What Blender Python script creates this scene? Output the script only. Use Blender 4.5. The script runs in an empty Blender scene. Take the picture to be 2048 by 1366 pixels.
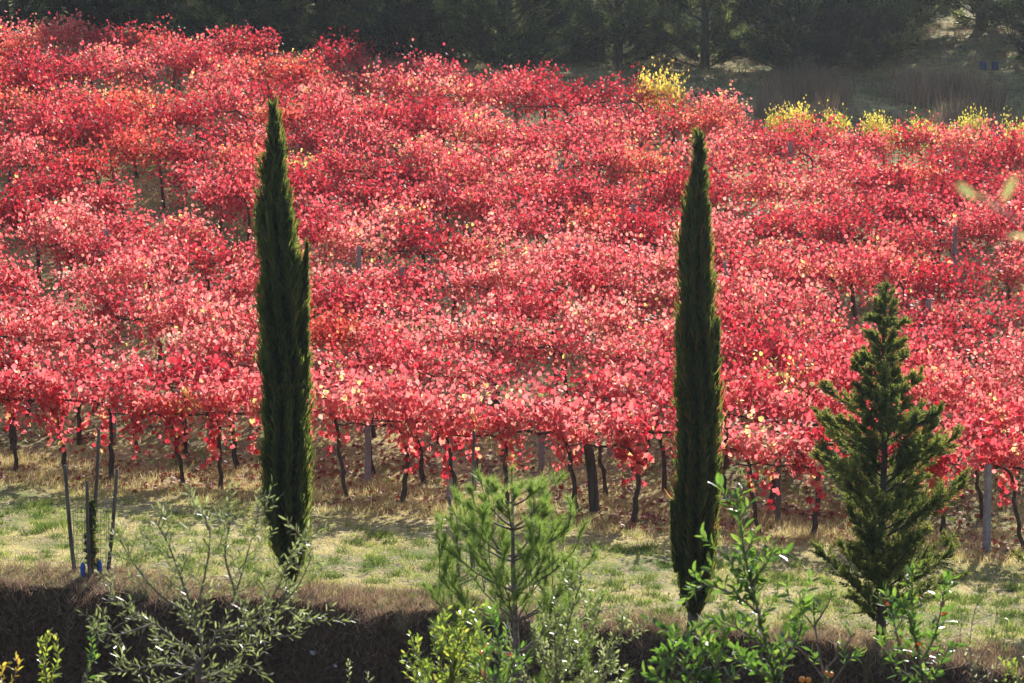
import bpy, math, random
import numpy as np
from mathutils import Vector, Matrix

random.seed(7)
RNG = np.random.default_rng(7)
R = math.radians
SC = bpy.context.scene
COL = SC.collection

# ------------------------------------------------------------------ camera
FPX = 4800.0                     # focal length in pixels of a 2048 px wide frame
PITCH = math.atan(483 / FPX)
cd = bpy.data.cameras.new('camera')
cam = bpy.data.objects.new('camera', cd)
COL.objects.link(cam)
cam.location = (0, 0, 0)
cam.rotation_euler = (R(90) - PITCH, 0, 0)
cd.sensor_width = 36
cd.lens = 36 * FPX / 2048
cd.clip_start = 0.1
cd.clip_end = 2000
cd.dof.use_dof = True
cd.dof.focus_distance = 40
cd.dof.aperture_fstop = 8
SC.camera = cam

# ------------------------------------------------------------------ light
SUN_EL, SUN_AZ = 33.0, 20.0      # azimuth measured from +Y towards +X
w = bpy.data.worlds.new('World')
SC.world = w
w.use_nodes = True
nt = w.node_tree
nt.nodes.clear()
sky = nt.nodes.new('ShaderNodeTexSky')
sky.sky_type = 'NISHITA'
sky.sun_disc = False
sky.sun_elevation = R(SUN_EL)
sky.sun_rotation = R(SUN_AZ)
bg = nt.nodes.new('ShaderNodeBackground')
bg.inputs['Strength'].default_value = 0.11
wo = nt.nodes.new('ShaderNodeOutputWorld')
nt.links.new(sky.outputs[0], bg.inputs['Color'])
nt.links.new(bg.outputs[0], wo.inputs['Surface'])
sd = bpy.data.lights.new('sun', 'SUN')
sd.energy = 5.0
sd.angle = R(0.53)
sd.color = (1.0, 0.95, 0.87)
sun = bpy.data.objects.new('sun', sd)
COL.objects.link(sun)
_d = Vector((math.sin(R(SUN_AZ)) * math.cos(R(SUN_EL)), math.cos(R(SUN_AZ)) * math.cos(R(SUN_EL)), math.sin(R(SUN_EL))))
sun.rotation_euler = _d.to_track_quat('Z', 'Y').to_euler()
sun.location = (20, 40, 40)
SC.view_settings.view_transform = 'Standard'
SC.view_settings.look = 'None'
SC.view_settings.gamma = 1
SC.view_settings.use_curve_mapping = False
SC.view_settings.exposure = 0.80
SC.render.engine = 'CYCLES'
SC.cycles.max_bounces = 6
SC.cycles.volume_bounces = 0
SC.cycles.diffuse_bounces = 3
SC.cycles.transmission_bounces = 4
SC.render.resolution_x = 1024
SC.render.resolution_y = 683

# ------------------------------------------------------------------ helpers
_cp, _sp = math.cos(PITCH), math.sin(PITCH)


def ray(px, py):
    a, b = (px - 1024) / FPX, (683 - py) / FPX
    return Vector((a, _cp + b * _sp, -_sp + b * _cp))


def at(px, py, Y):
    d = ray(px, py)
    return d * (Y / d.y)


def px_of(p):
    x, y, z = p
    dep = y * _cp - z * _sp
    up = y * _sp + z * _cp
    return 1024 + FPX * x / dep, 683 - FPX * up / dep


def fnoise(x, y, s=1.0, seed=0):
    """cheap smooth noise in about -1..1, numpy arrays"""
    r = np.random.default_rng(100 + seed)
    o = 0
    amp = 1.0
    tot = 0
    for k in range(7):
        th = r.uniform(0, 6.283)
        f = s * (1.0 + 0.55 * k)
        o = o + amp * np.sin((x * math.cos(th) + y * math.sin(th)) * f + r.uniform(0, 6.283))
        tot += amp
        amp *= 0.86
    return o / tot * 1.6


ROWA = R(14)
EU = (math.cos(ROWA), -math.sin(ROWA))
EV = (math.sin(ROWA), math.cos(ROWA))


def uv_to_xy(u, v):
    return u * EU[0] + v * EV[0], 39 + u * EU[1] + v * EV[1]


def xy_to_uv(x, y):
    y = y - 39
    return x * EU[0] + y * EU[1], x * EV[0] + y * EV[1]


def gfun(v):
    return v - 2.2 * (1 - np.exp(-v / 2.2))


def sstep(a, b, x):
    t = np.clip((x - a) / (b - a), 0, 1)
    return t * t * (3 - 2 * t)


def vedge(u):
    return -7.45 + .12 * np.clip(u + 1, -12, 0) - .10 * np.clip(u - 5, 0, 8)


def height(x, y):
    x = np.asarray(x, float)
    y = np.asarray(y, float)
    u, v = xy_to_uv(x, y)
    uc = np.clip(u, -15.5, 0) + 0.25 * np.clip(u - 0, 0, 15)
    base = -6.7 - 0.035 * np.clip(u, -40, 30)
    up = gfun(np.clip(v, 0, 26)) / gfun(26.0) * (4.96 - 0.092 * uc)
    z = base + up
    z42 = 1.0 + 0.07 * np.clip(-u, 0, 22)
    z26 = -6.7 - 0.035 * np.clip(u, -40, 30) + (4.96 - 0.092 * uc)
    t = np.clip((v - 26) / 16, 0, 1)
    z = np.where(v > 26, z26 + (z42 - z26) * t, z)
    z = z + np.clip(v - 42, 0, 60) * 0.22
    # roughness
    z = z + 0.035 * fnoise(x, y, 1.1, 1) + 0.015 * fnoise(x, y, 4.0, 2) * (v > -9) + 0.25 * fnoise(x, y, .12, 3) * sstep(28, 50, v)
    # the bank at the terrace edge
    ve = vedge(u) + 0.40 * fnoise(u, u * 0, 1.1, 4) + 0.20 * fnoise(u, v, 4.0, 5)
    drop = 2.1 * sstep(0, 1, (ve - v) / 0.75) + 0.10 * sstep(0, 1, (ve + 0.9 - v) / 0.9)
    drop = drop + 0.10 * fnoise(u, v * 1.5, 3.1, 6) * sstep(0, 1, (ve - v) / .7)
    z = z - drop
    low = -9.0 + np.clip(28 - y, 0, 30) * 0.16 + 0.06 * fnoise(x, y, 1.0, 8)
    z = np.where(v < -9.2, z + (low - z) * sstep(-9.2, -11, v), z)
    return z


def ground(x, y):
    return float(height(x, y))


def ground_hit(px, py):
    d = ray(px, py)
    t = 22.0
    while t < 200:
        p = d * t
        if p.z < ground(p.x, p.y):
            return p
        t += 0.04
    return d * 40


def tag(o, label=None, cat=None, group=None, kind=None):
    if label: o['label'] = label
    if cat: o['category'] = cat
    if group: o['group'] = group
    if kind: o['kind'] = kind
    return o


def empty(name, loc, label, cat, group=None, rz=0):
    o = bpy.data.objects.new(name, None)
    o.empty_display_size = 0.2
    COL.objects.link(o)
    o.location = loc
    o.rotation_euler = (0, 0, rz)
    return tag(o, label, cat, group)


def mesh_np(name, V, F, mat, tint=None, smooth=False):
    """V (n,3) array, F list of faces or (m,k) array"""
    me = bpy.data.meshes.new(name)
    V = np.asarray(V, np.float32)
    if isinstance(F, np.ndarray):
        m, k = F.shape
        me.vertices.add(len(V))
        me.vertices.foreach_set('co', V.ravel())
        me.loops.add(m * k)
        me.loops.foreach_set('vertex_index', F.astype(np.int32).ravel())
        me.polygons.add(m)
        me.polygons.foreach_set('loop_start', np.arange(0, m * k, k, dtype=np.int32))
        me.polygons.foreach_set('loop_total', np.full(m, k, np.int32))
        me.update(calc_edges=True)
    else:
        me.from_pydata([tuple(v) for v in V.tolist()], [], F)
        me.update()
    if tint is not None:
        a = me.attributes.new('tint', 'FLOAT', 'POINT')
        a.data.foreach_set('value', np.asarray(tint, np.float32))
    if smooth:
        me.polygons.foreach_set('use_smooth', np.ones(len(me.polygons), bool))
    if mat: me.materials.append(mat)
    return me


def link(name, me, parent=None, kind=None):
    o = bpy.data.objects.new(name, me)
    COL.objects.link(o)
    if parent: o.parent = parent
    if kind: o['kind'] = kind
    return o


def norm(a):
    return a / np.maximum(np.linalg.norm(a, axis=-1, keepdims=True), 1e-9)


def cloud(P, D, N, L, W, T):
    """many copies of a small leaf template; T=(verts(k,3) in along/side/normal, tris)"""
    TV, TF = T
    P = np.asarray(P, float); D = norm(np.asarray(D, float)); N = np.asarray(N, float)
    S = norm(np.cross(N, D)); N = np.cross(D, S)
    n = len(P)
    L = np.broadcast_to(L, (n,)); W = np.broadcast_to(W, (n,))
    k = len(TV)
    V = (P[:, None] + TV[None, :, 0, None] * (L[:, None] * 1.0)[..., None] * D[:, None]
         + TV[None, :, 1, None] * W[:, None, None] * S[:, None]
         + TV[None, :, 2, None] * L[:, None, None] * N[:, None])
    F = (TF[None] + (np.arange(n) * k)[:, None, None]).reshape(-1, TF.shape[1])
    return V.reshape(-1, 3), F, k


def cloud_mesh(name, P, D, N, L, W, T, mat, tint=None):
    V, F, k = cloud(P, D, N, L, W, T)
    if tint is None: tint = RNG.random(len(P))
    return mesh_np(name, V, F, mat, np.repeat(tint, k))


def fan(rim, lift=0.0, centre=(0.45, 0)):
    V = [(centre[0], centre[1], lift)] + [(a, b, c) for a, b, c in rim]
    n = len(rim)
    F = [(0, 1 + i, 1 + (i + 1) % n) for i in range(n)]
    return np.array(V, float), np.array(F)


# leaf templates: along, side, normal
GRAPE = fan([(0.06, 0, 0), (-0.06, .24, -.05), (.12, .50, -.08), (.34, .40, -.02), (.62, .48, -.09), (.70, .22, -.01),
             (1.0, 0, -.14), (.70, -.22, -.01), (.62, -.48, -.09), (.34, -.40, -.02), (.12, -.50, -.08), (-.06, -.24, -.05)], 0.05)
GRAPE_LO = fan([(0, 0, 0), (.08, .46, -.09), (.62, .46, -.09), (1.0, 0, -.12), (.62, -.46, -.09), (.08, -.46, -.09)], 0.04)
LAUREL = (np.array([(0, 0, 0), (.3, 0, -.02), (.7, 0, -.03), (1, 0, -.1), (.18, .36, .05), (.5, .5, .05), (.82, .3, .0),
                    (.18, -.36, .05), (.5, -.5, .05), (.82, -.3, .0)], float),
          np.array([(0, 1, 4), (4, 1, 5), (1, 2, 5), (5, 2, 6), (2, 3, 6), (0, 7, 1), (7, 8, 1), (1, 8, 2), (8, 9, 2), (2, 9, 3)]))
OLIVE = (np.array([(0, 0, 0), (.35, .5, .02), (.75, .38, 0), (1, 0, -.04), (.75, -.38, 0), (.35, -.5, .02), (.5, 0, -.02)], float),
         np.array([(0, 6, 1), (1, 6, 2), (2, 6, 3), (3, 6, 4), (4, 6, 5), (5, 6, 0)]))
BLADE = (np.array([(0, .5, 0), (0, -.5, 0), (1, 0, 0)], float), np.array([(0, 1, 2)]))
SPRAY = (np.array([(0, 0, 0), (.45, .5, .03), (1, 0, -.03), (.45, -.5, .03)], float), np.array([(0, 1, 2), (0, 2, 3)]))


class MB:
    def __init__(s):
        s.V = []; s.F = []; s.n = 0

    def add(s, V, F):
        s.V.append(np.asarray(V, float)); s.F += [tuple(i + s.n for i in f) for f in F]; s.n += len(V)

    def tube(s, pts, rad, sides=6, cap=True, twist=0.0):
        pts = [Vector(p) for p in pts]
        if not hasattr(rad, '__len__'): rad = [rad] * len(pts)
        V = []; F = []
        prev = None
        for i, p in enumerate(pts):
            d = (pts[min(i + 1, len(pts) - 1)] - pts[max(i - 1, 0)]).normalized()
            if prev is None:
                a = d.orthogonal().normalized()
            else:
                a = (prev - d * prev.dot(d)).normalized()
            prev = a
            b = d.cross(a)
            for k in range(sides):
                t = 2 * math.pi * k / sides
                V.append(p + (a * math.cos(t) + b * math.sin(t)) * rad[i])
        for i in range(len(pts) - 1):
            for k in range(sides):
                k2 = (k + 1) % sides
                F.append((i * sides + k, i * sides + k2, (i + 1) * sides + k2, (i + 1) * sides + k))
        if cap:
            F.append(tuple(range(sides - 1, -1, -1)))
            F.append(tuple((len(pts) - 1) * sides + k for k in range(sides)))
        s.add([tuple(v) for v in V], F)
        return s

    def mesh(s, name, mat, smooth=True):
        return mesh_np(name, np.concatenate(s.V), s.F, mat, smooth=smooth)


def wob(p0, p1, n, amp, rnd=random):
    """wandering polyline from p0 to p1"""
    p0, p1 = Vector(p0), Vector(p1)
    out = []
    off = Vector((0, 0, 0))
    for i in range(n):
        t = i / (n - 1)
        if 0 < i < n - 1:
            off = off * .6 + Vector((rnd.uniform(-1, 1), rnd.uniform(-1, 1), rnd.uniform(-.5, .5))) * amp
        else:
            off = off * 0
        out.append(p0.lerp(p1, t) + off)
    return out


# ------------------------------------------------------------------ materials
def new_mat(name):
    m = bpy.data.materials.new(name)
    m.use_nodes = True
    t = m.node_tree
    t.nodes.clear()
    return m, t, t.nodes, t.links


def ramp(nodes, stops, interp='LINEAR'):
    r = nodes.new('ShaderNodeValToRGB')
    r.color_ramp.interpolation = interp
    e = r.color_ramp.elements
    while len(e) < len(stops): e.new(0.5)
    for i, (p, c) in enumerate(stops):
        e[i].position = p
        e[i].color = (*c, 1)
    return r


def leaf_mat(name, stops, tstops=None, trans=0.5, rough=0.4, spec=0.5, orand=0.35):
    m, t, nd, ln = new_mat(name)
    at_ = nd.new('ShaderNodeAttribute'); at_.attribute_name = 'tint'
    oi = nd.new('ShaderNodeObjectInfo')
    mu = nd.new('ShaderNodeMath'); mu.operation = 'MULTIPLY_ADD'; mu.inputs[1].default_value = orand
    mu.inputs[2].default_value = -orand * 0.5
    ad = nd.new('ShaderNodeMath'); ad.operation = 'ADD'; ad.use_clamp = True
    ln.new(oi.outputs['Random'], mu.inputs[0])
    ln.new(at_.outputs['Fac'], ad.inputs[0]); ln.new(mu.outputs[0], ad.inputs[1])
    r1 = ramp(nd, stops); r2 = ramp(nd, tstops or stops)
    ln.new(ad.outputs[0], r1.inputs[0]); ln.new(ad.outputs[0], r2.inputs[0])
    p = nd.new('ShaderNodeBsdfPrincipled')
    p.inputs['Roughness'].default_value = rough
    p.inputs['Specular IOR Level'].default_value = spec
    ln.new(r1.outputs[0], p.inputs['Base Color'])
    tr = nd.new('ShaderNodeBsdfTranslucent'); ln.new(r2.outputs[0], tr.inputs['Color'])
    mx = nd.new('ShaderNodeMixShader'); mx.inputs[0].default_value = trans
    ln.new(p.outputs[0], mx.inputs[1]); ln.new(tr.outputs[0], mx.inputs[2])
    o = nd.new('ShaderNodeOutputMaterial'); ln.new(mx.outputs[0], o.inputs[0])
    return m


def solid_mat(name, c1, c2, scale=8, rough=.8, bump=.3, stretch=(1, 1, 1), spec=.3):
    m, t, nd, ln = new_mat(name)
    tc = nd.new('ShaderNodeTexCoord'); mp = nd.new('ShaderNodeMapping'); mp.inputs['Scale'].default_value = stretch
    ln.new(tc.outputs['Object'], mp.inputs[0])
    n = nd.new('ShaderNodeTexNoise'); n.inputs['Scale'].default_value = scale; n.inputs['Detail'].default_value = 6
    ln.new(mp.outputs[0], n.inputs['Vector'])
    r = ramp(nd, [(.3, c1), (.7, c2)]); ln.new(n.outputs['Fac'], r.inputs[0])
    p = nd.new('ShaderNodeBsdfPrincipled'); p.inputs['Roughness'].default_value = rough
    p.inputs['Specular IOR Level'].default_value = spec
    ln.new(r.outputs[0], p.inputs['Base Color'])
    b = nd.new('ShaderNodeBump'); b.inputs['Strength'].default_value = bump; b.inputs['Distance'].default_value = .02
    ln.new(n.outputs['Fac'], b.inputs['Height']); ln.new(b.outputs[0], p.inputs['Normal'])
    o = nd.new('ShaderNodeOutputMaterial'); ln.new(p.outputs[0], o.inputs[0])
    return m


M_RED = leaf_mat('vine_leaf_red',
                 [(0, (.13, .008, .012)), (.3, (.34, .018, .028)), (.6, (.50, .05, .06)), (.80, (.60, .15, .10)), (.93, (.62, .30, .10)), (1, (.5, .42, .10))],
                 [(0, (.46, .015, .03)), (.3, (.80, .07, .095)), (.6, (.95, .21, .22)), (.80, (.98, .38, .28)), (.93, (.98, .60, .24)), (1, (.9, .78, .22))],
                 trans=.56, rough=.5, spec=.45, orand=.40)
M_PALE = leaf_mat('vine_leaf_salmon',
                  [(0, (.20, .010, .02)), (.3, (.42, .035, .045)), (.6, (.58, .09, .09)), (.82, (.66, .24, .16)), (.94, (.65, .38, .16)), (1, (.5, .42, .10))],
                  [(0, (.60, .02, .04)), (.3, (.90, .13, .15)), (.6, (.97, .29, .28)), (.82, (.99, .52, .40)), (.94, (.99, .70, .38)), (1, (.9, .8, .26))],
                  trans=.58, rough=.5, spec=.45, orand=.34)  # leaf tone that also carries the paler, light-struck look of the front rows
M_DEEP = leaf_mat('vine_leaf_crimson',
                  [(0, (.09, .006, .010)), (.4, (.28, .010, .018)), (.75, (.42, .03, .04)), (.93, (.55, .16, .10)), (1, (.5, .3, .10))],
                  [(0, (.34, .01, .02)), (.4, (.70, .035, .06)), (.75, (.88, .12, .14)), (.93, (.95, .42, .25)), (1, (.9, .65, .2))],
                  trans=.54, rough=.5, spec=.45, orand=.40)  # leaf tone that also carries the deeper look of light upslope
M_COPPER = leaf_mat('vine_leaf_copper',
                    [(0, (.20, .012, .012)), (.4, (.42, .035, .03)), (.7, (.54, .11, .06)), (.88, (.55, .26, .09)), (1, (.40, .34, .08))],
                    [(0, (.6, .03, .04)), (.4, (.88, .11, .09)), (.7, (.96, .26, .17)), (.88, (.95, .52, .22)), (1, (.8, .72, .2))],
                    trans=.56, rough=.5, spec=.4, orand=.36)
M_YEL = leaf_mat('vine_leaf_yellow', [(0, (.42, .36, .05)), (.6, (.6, .46, .06)), (1, (.55, .28, .06))],
                 [(0, (.82, .76, .12)), (.6, (.95, .78, .14)), (1, (.95, .52, .12))], trans=.55, rough=.5, orand=.4)
M_MIX = leaf_mat('vine_leaf_turning',
                 [(0, (.13, .008, .012)), (.45, (.40, .03, .04)), (.52, (.55, .16, .08)), (.58, (.58, .44, .10)), (1, (.5, .48, .10))],
                 [(0, (.46, .015, .03)), (.45, (.88, .10, .12)), (.52, (.96, .38, .2)), (.58, (.95, .82, .25)), (1, (.9, .85, .26))],
                 trans=.56, rough=.5, spec=.45, orand=.1)
M_LITTER = leaf_mat('fallen_leaf', [(0, (.16, .02, .015)), (.5, (.38, .05, .03)), (1, (.36, .17, .08))], trans=.3, rough=.6)
M_BARK = solid_mat('vine_bark', (.025, .016, .012), (.11, .075, .055), 30, .9, .8, (1, 1, .25))
M_CANE = solid_mat('vine_cane', (.13, .07, .05), (.3, .19, .13), 20, .6, .2)
M_POST = solid_mat('concrete_post', (.20, .17, .17), (.34, .30, .30), 14, .85, .25)
M_WOOD = solid_mat('weathered_stake', (.07, .05, .04), (.20, .155, .125), 25, .9, .6, (1, 1, .15))
M_DWOOD = solid_mat('dark_stake', (.03, .025, .02), (.10, .08, .06), 22, .9, .6, (1, 1, .15))
M_WIRE = solid_mat('wire', (.05, .05, .05), (.12, .11, .10), 40, .5, .1)
M_CYP = leaf_mat('cypress_foliage', [(0, (.014, .024, .010)), (.6, (.045, .065, .024)), (.93, (.085, .095, .03)), (1, (.16, .08, .03))],
                 [(0, (.08, .12, .03)), (.6, (.20, .28, .05)), (.93, (.38, .42, .08)), (1, (.6, .25, .06))], trans=.48, rough=.6, spec=.2, orand=.05)
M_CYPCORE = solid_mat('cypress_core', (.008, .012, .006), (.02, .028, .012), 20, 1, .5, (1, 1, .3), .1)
M_CEDAR = leaf_mat('conifer_foliage', [(0, (.035, .06, .022)), (.7, (.10, .13, .04)), (1, (.17, .17, .05))],
                   [(0, (.16, .22, .05)), (.7, (.36, .42, .08)), (1, (.55, .50, .12))], trans=.42, rough=.6, spec=.2, orand=.05)
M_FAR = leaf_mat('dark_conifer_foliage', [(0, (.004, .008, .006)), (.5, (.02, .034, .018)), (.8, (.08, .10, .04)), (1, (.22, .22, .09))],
                 [(0, (.03, .06, .02)), (.5, (.14, .2, .05)), (.8, (.4, .45, .12)), (1, (.75, .72, .25))], trans=.58, rough=.5, spec=.3, orand=.35)  # paler tips, near-black inside: lit tips and inner shade put into the ramp
M_FARLIT = leaf_mat('light_tree_foliage', [(0, (.06, .08, .03)), (1, (.14, .13, .04))],
                    [(0, (.4, .45, .1)), (1, (.8, .72, .25))], trans=.55, rough=.6, spec=.2, orand=.3)
M_PINE = leaf_mat('pine_needles', [(0, (.04, .08, .02)), (.7, (.09, .16, .04)), (1, (.17, .21, .07))],
                  [(0, (.2, .34, .05)), (.7, (.4, .58, .10)), (1, (.6, .66, .2))], trans=.5, rough=.35, spec=.5, orand=.05)
M_OLIVE = leaf_mat('olive_leaf', [(0, (.08, .10, .05)), (.6, (.20, .23, .13)), (1, (.36, .38, .26))],
                   [(0, (.26, .32, .09)), (.6, (.44, .50, .18)), (1, (.62, .64, .32))], trans=.5, rough=.32, spec=.7, orand=.5)
M_LAUREL = leaf_mat('laurel_leaf', [(0, (.02, .045, .012)), (.6, (.04, .09, .02)), (1, (.07, .12, .03))],
                    [(0, (.10, .22, .03)), (.6, (.22, .42, .05)), (1, (.36, .52, .08))], trans=.45, rough=.3, spec=.7, orand=1.0)
M_LAURELRED = leaf_mat('autumn_laurel_leaf', [(0, (.2, .03, .015)), (1, (.3, .08, .02))],
                       [(0, (.4, .06, .03)), (1, (.5, .16, .06))], trans=.45, rough=.25, spec=.8)
M_LIME = leaf_mat('yellow_green_leaf', [(0, (.06, .09, .015)), (.6, (.12, .16, .03)), (1, (.22, .22, .04))],
                  [(0, (.28, .42, .05)), (.6, (.5, .62, .08)), (1, (.8, .72, .12))], trans=.5, rough=.25, spec=.8, orand=.5)
M_YLEAF = leaf_mat('yellow_leaf', [(0, (.3, .22, .03)), (1, (.4, .26, .03))], [(0, (.8, .7, .08)), (1, (.9, .55, .08))], trans=.5, rough=.3)
M_TWIG = solid_mat('twig_bark', (.09, .07, .055), (.28, .22, .18), 30, .8, .3)
M_GRASS = leaf_mat('green_grass', [(0, (.06, .10, .015)), (.6, (.13, .19, .03)), (1, (.22, .26, .06))],
                   [(0, (.24, .34, .05)), (.6, (.42, .50, .10)), (1, (.64, .66, .2))], trans=.5, rough=.5, orand=.05)
M_DRY = leaf_mat('dry_grass', [(0, (.20, .15, .06)), (.6, (.52, .43, .18)), (1, (.66, .58, .30))],
                 [(0, (.42, .3, .12)), (.6, (.78, .66, .28)), (1, (.92, .84, .46))], trans=.48, rough=.6, orand=.05)
M_STRAW = leaf_mat('dead_bank_grass', [(0, (.10, .055, .034)), (.6, (.27, .17, .11)), (1, (.42, .31, .2))],
                   [(0, (.2, .11, .07)), (.6, (.46, .29, .18)), (1, (.66, .5, .32))], trans=.35, rough=.7, orand=.05)


def ground_mat():
    m, t, nd, ln = new_mat('ground')
    tc = nd.new('ShaderNodeTexCoord')

    def noise(s, d=6):
        n = nd.new('ShaderNodeTexNoise'); n.inputs['Scale'].default_value = s; n.inputs['Detail'].default_value = d
        ln.new(tc.outputs['Object'], n.inputs['Vector']); return n
    n1 = noise(.45); n2 = noise(3.5); n3 = noise(18)
    r1 = ramp(nd, [(.40, (.13, .16, .04)), (.52, (.44, .37, .14)), (.66, (.52, .42, .20))]); ln.new(n1.outputs['Fac'], r1.inputs[0])
    r2 = ramp(nd, [(.42, (.11, .085, .06)), (.55, (.38, .31, .15))]); ln.new(n3.outputs['Fac'], r2.inputs[0])
    mx = nd.new('ShaderNodeMixRGB'); 
    rr = ramp(nd, [(.40, (0, 0, 0)), (.62, (1, 1, 1))]); ln.new(n2.outputs['Fac'], rr.inputs[0])
    ln.new(rr.outputs[0], mx.inputs[0]); ln.new(r1.outputs[0], mx.inputs[1]); ln.new(r2.outputs[0], mx.inputs[2])
    # bare earth of the bank, from its own attribute
    a = nd.new('ShaderNodeAttribute'); a.attribute_name = 'earth'
    r4 = ramp(nd, [(.35, (.030, .017, .010)), (.7, (.12, .07, .042))]); ln.new(n3.outputs['Fac'], r4.inputs[0])
    m2 = nd.new('ShaderNodeMixRGB'); ln.new(a.outputs['Fac'], m2.inputs[0]); ln.new(mx.outputs[0], m2.inputs[1]); ln.new(r4.outputs[0], m2.inputs[2])
    p = nd.new('ShaderNodeBsdfPrincipled'); p.inputs['Roughness'].default_value = .95; p.inputs['Specular IOR Level'].default_value = .15
    ln.new(m2.outputs[0], p.inputs['Base Color'])
    b = nd.new('ShaderNodeBump'); b.inputs['Strength'].default_value = .7; b.inputs['Distance'].default_value = .05
    ln.new(n3.outputs['Fac'], b.inputs['Height']); ln.new(b.outputs[0], p.inputs['Normal'])
    o = nd.new('ShaderNodeOutputMaterial'); ln.new(p.outputs[0], o.inputs[0])
    return m


# ------------------------------------------------------------------ ground
def build_ground():
    xs = np.unique(np.concatenate([np.linspace(-110, -30, 20), np.arange(-30, -12, .5), np.arange(-12, 12, .16), np.arange(12, 30, .5), np.linspace(30, 110, 20)]))
    ys = np.unique(np.concatenate([np.linspace(-20, 24, 30), np.arange(24, 36, .13), np.arange(36, 75, .4), np.arange(75, 110, 1.2), np.linspace(110, 200, 24)]))
    X, Y = np.meshgrid(xs, ys)
    Z = height(X, Y)
    nx, ny = len(xs), len(ys)
    V = np.stack([X.ravel(), Y.ravel(), Z.ravel()], 1)
    i = np.arange(nx - 1)[None] + (np.arange(ny - 1) * nx)[:, None]
    i = i.ravel()
    F = np.stack([i, i + 1, i + nx + 1, i + nx], 1)
    me = mesh_np('ground', V, F, ground_mat(), smooth=True)
    u, v = xy_to_uv(X, Y)
    ve = vedge(u) + 0.40 * fnoise(u, u * 0, 1.1, 4) + 0.20 * fnoise(u, v, 4.0, 5)
    e = sstep(-.22, .02, ve - v)
    at_ = me.attributes.new('earth', 'FLOAT', 'POINT')
    at_.data.foreach_set('value', e.ravel().astype(np.float32))
    tag(link('ground', me), kind='structure')


build_ground()


def inframe(x, y, z, m=60):
    dep = y * _cp - z * _sp
    up = y * _sp + z * _cp
    px = 1024 + FPX * x / dep; py = 683 - FPX * up / dep
    return (px > -m) & (px < 2048 + m) & (py < 1366 + m) & (py > -m)


def blades(name, n, ulim, vlim, L, W, mat, keep=None, lean=.45, label=None, cat=None, tintf=None, margin=250, cl=0, edge=-.06, tuft=.035):
    u = RNG.uniform(*ulim, n); v = RNG.uniform(*vlim, n)
    if cl:                                      # gather into tufts
        k = n // cl
        u = np.repeat(u[:k], cl) + RNG.normal(0, tuft, k * cl); v = np.repeat(v[:k], cl) + RNG.normal(0, tuft, k * cl)
    x, y = uv_to_xy(u, v)
    z = height(x, y)
    ok = inframe(x, y, z, margin)
    ve = vedge(u) + 0.40 * fnoise(u, u * 0, 1.1, 4) + 0.20 * fnoise(u, v, 4.0, 5)
    ok &= v > ve - edge
    if keep is not None:
        ok &= RNG.random(len(u)) < keep(x, y, u, v)
    x, y, z, u, v = x[ok], y[ok], z[ok], u[ok], v[ok]
    n = len(x)
    D = np.stack([RNG.normal(0, lean, n), RNG.normal(0, lean, n), np.ones(n)], 1)
    N = np.stack([RNG.normal(0, 1, n), RNG.normal(0, 1, n), RNG.normal(0, .3, n)], 1)
    ln_ = RNG.uniform(L[0], L[1], n) * (0.8 + .35 * fnoise(x, y, 2.0, 21))
    t = RNG.random(n) if tintf is None else np.clip(tintf(x, y) + RNG.normal(0, .2, n), 0, 1)
    me = cloud_mesh(name, np.stack([x, y, z - .01], 1), D, N, ln_, RNG.uniform(W * .7, W * 1.3, n), BLADE, mat, t)
    o = link(name, me, kind='stuff')
    return tag(o, label, cat)


def green_mask(x, y, u, v):
    a = fnoise(x * 1.0, y * .55, 1.6, 31) + .6 * fnoise(x, y, 4.2, 32)
    left = sstep(2, -8, x)
    return sstep(.0, .35, a + .35 * left)


def dry_mask(x, y, u, v):
    return .10 + .90 * sstep(.35, -.15, fnoise(x, y * .6, 1.8, 33))


# terrace between bank and vines
blades('green_grass', 100000, (-14, 14), (-9, -.3), (.05, .12), .013, M_GRASS, green_mask, .6,
       'patchy short green grass on the open strip before the vines', 'grass', cl=6)
blades('green_tufts', 45000, (-14, 14), (-7.2, -2.2), (.08, .17), .013, M_GRASS,
       lambda x, y, u, v: sstep(.30, .5, fnoise(x, y, 4.4, 35)) * .95, .55,
       'brighter thick green grass tufts scattered on the open strip', 'grass', cl=10)
M_TUSS = leaf_mat('tussock_grass', [(0, (.03, .06, .012)), (1, (.10, .15, .03))], [(0, (.10, .18, .03)), (1, (.30, .42, .07))], trans=.4, rough=.5, orand=.05)
blades('grass_tussocks', 42000, (-13, 13), (-7.1, -2.6), (.08, .18), .012, M_TUSS,
       lambda x, y, u, v: np.repeat(RNG.random(len(u) // 70 + 1), 70)[:len(u)] * 0 + 1, .6,
       'separate dark green grass tussocks in the bare patches near the bank', 'grass', cl=70, tuft=.065)
blades('yellow_grass', 230000, (-14, 14), (-9, .2), (.03, .09), .011, M_DRY, lambda x, y, u, v: dry_mask(x, y, u, v), .7,
       'short yellowed grass covering the open strip before the vines', 'grass', cl=5)
blades('dry_grass', 110000, (-14, 14), (-1.9, 1.2), (.07, .20), .010, M_DRY,
       lambda x, y, u, v: (.3 + .7 * sstep(-.2, .5, fnoise(x, y, 1.7, 36))) * sstep(-1.9, -.9, v), .4,
       'taller straw coloured grass along the foot of the front vines', 'grass', cl=8)
blades('bank_grass', 130000, (-14, 14), (-9.2, -6.5), (.08, .26), .009, M_STRAW,
       lambda x, y, u, v: sstep(.95, .45, v - vedge(u) + .3 * fnoise(u, v, 1.5, 37)), .7,
       'dead brown grass hanging over the edge of the earth bank', 'grass', cl=8, edge=.28)
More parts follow.
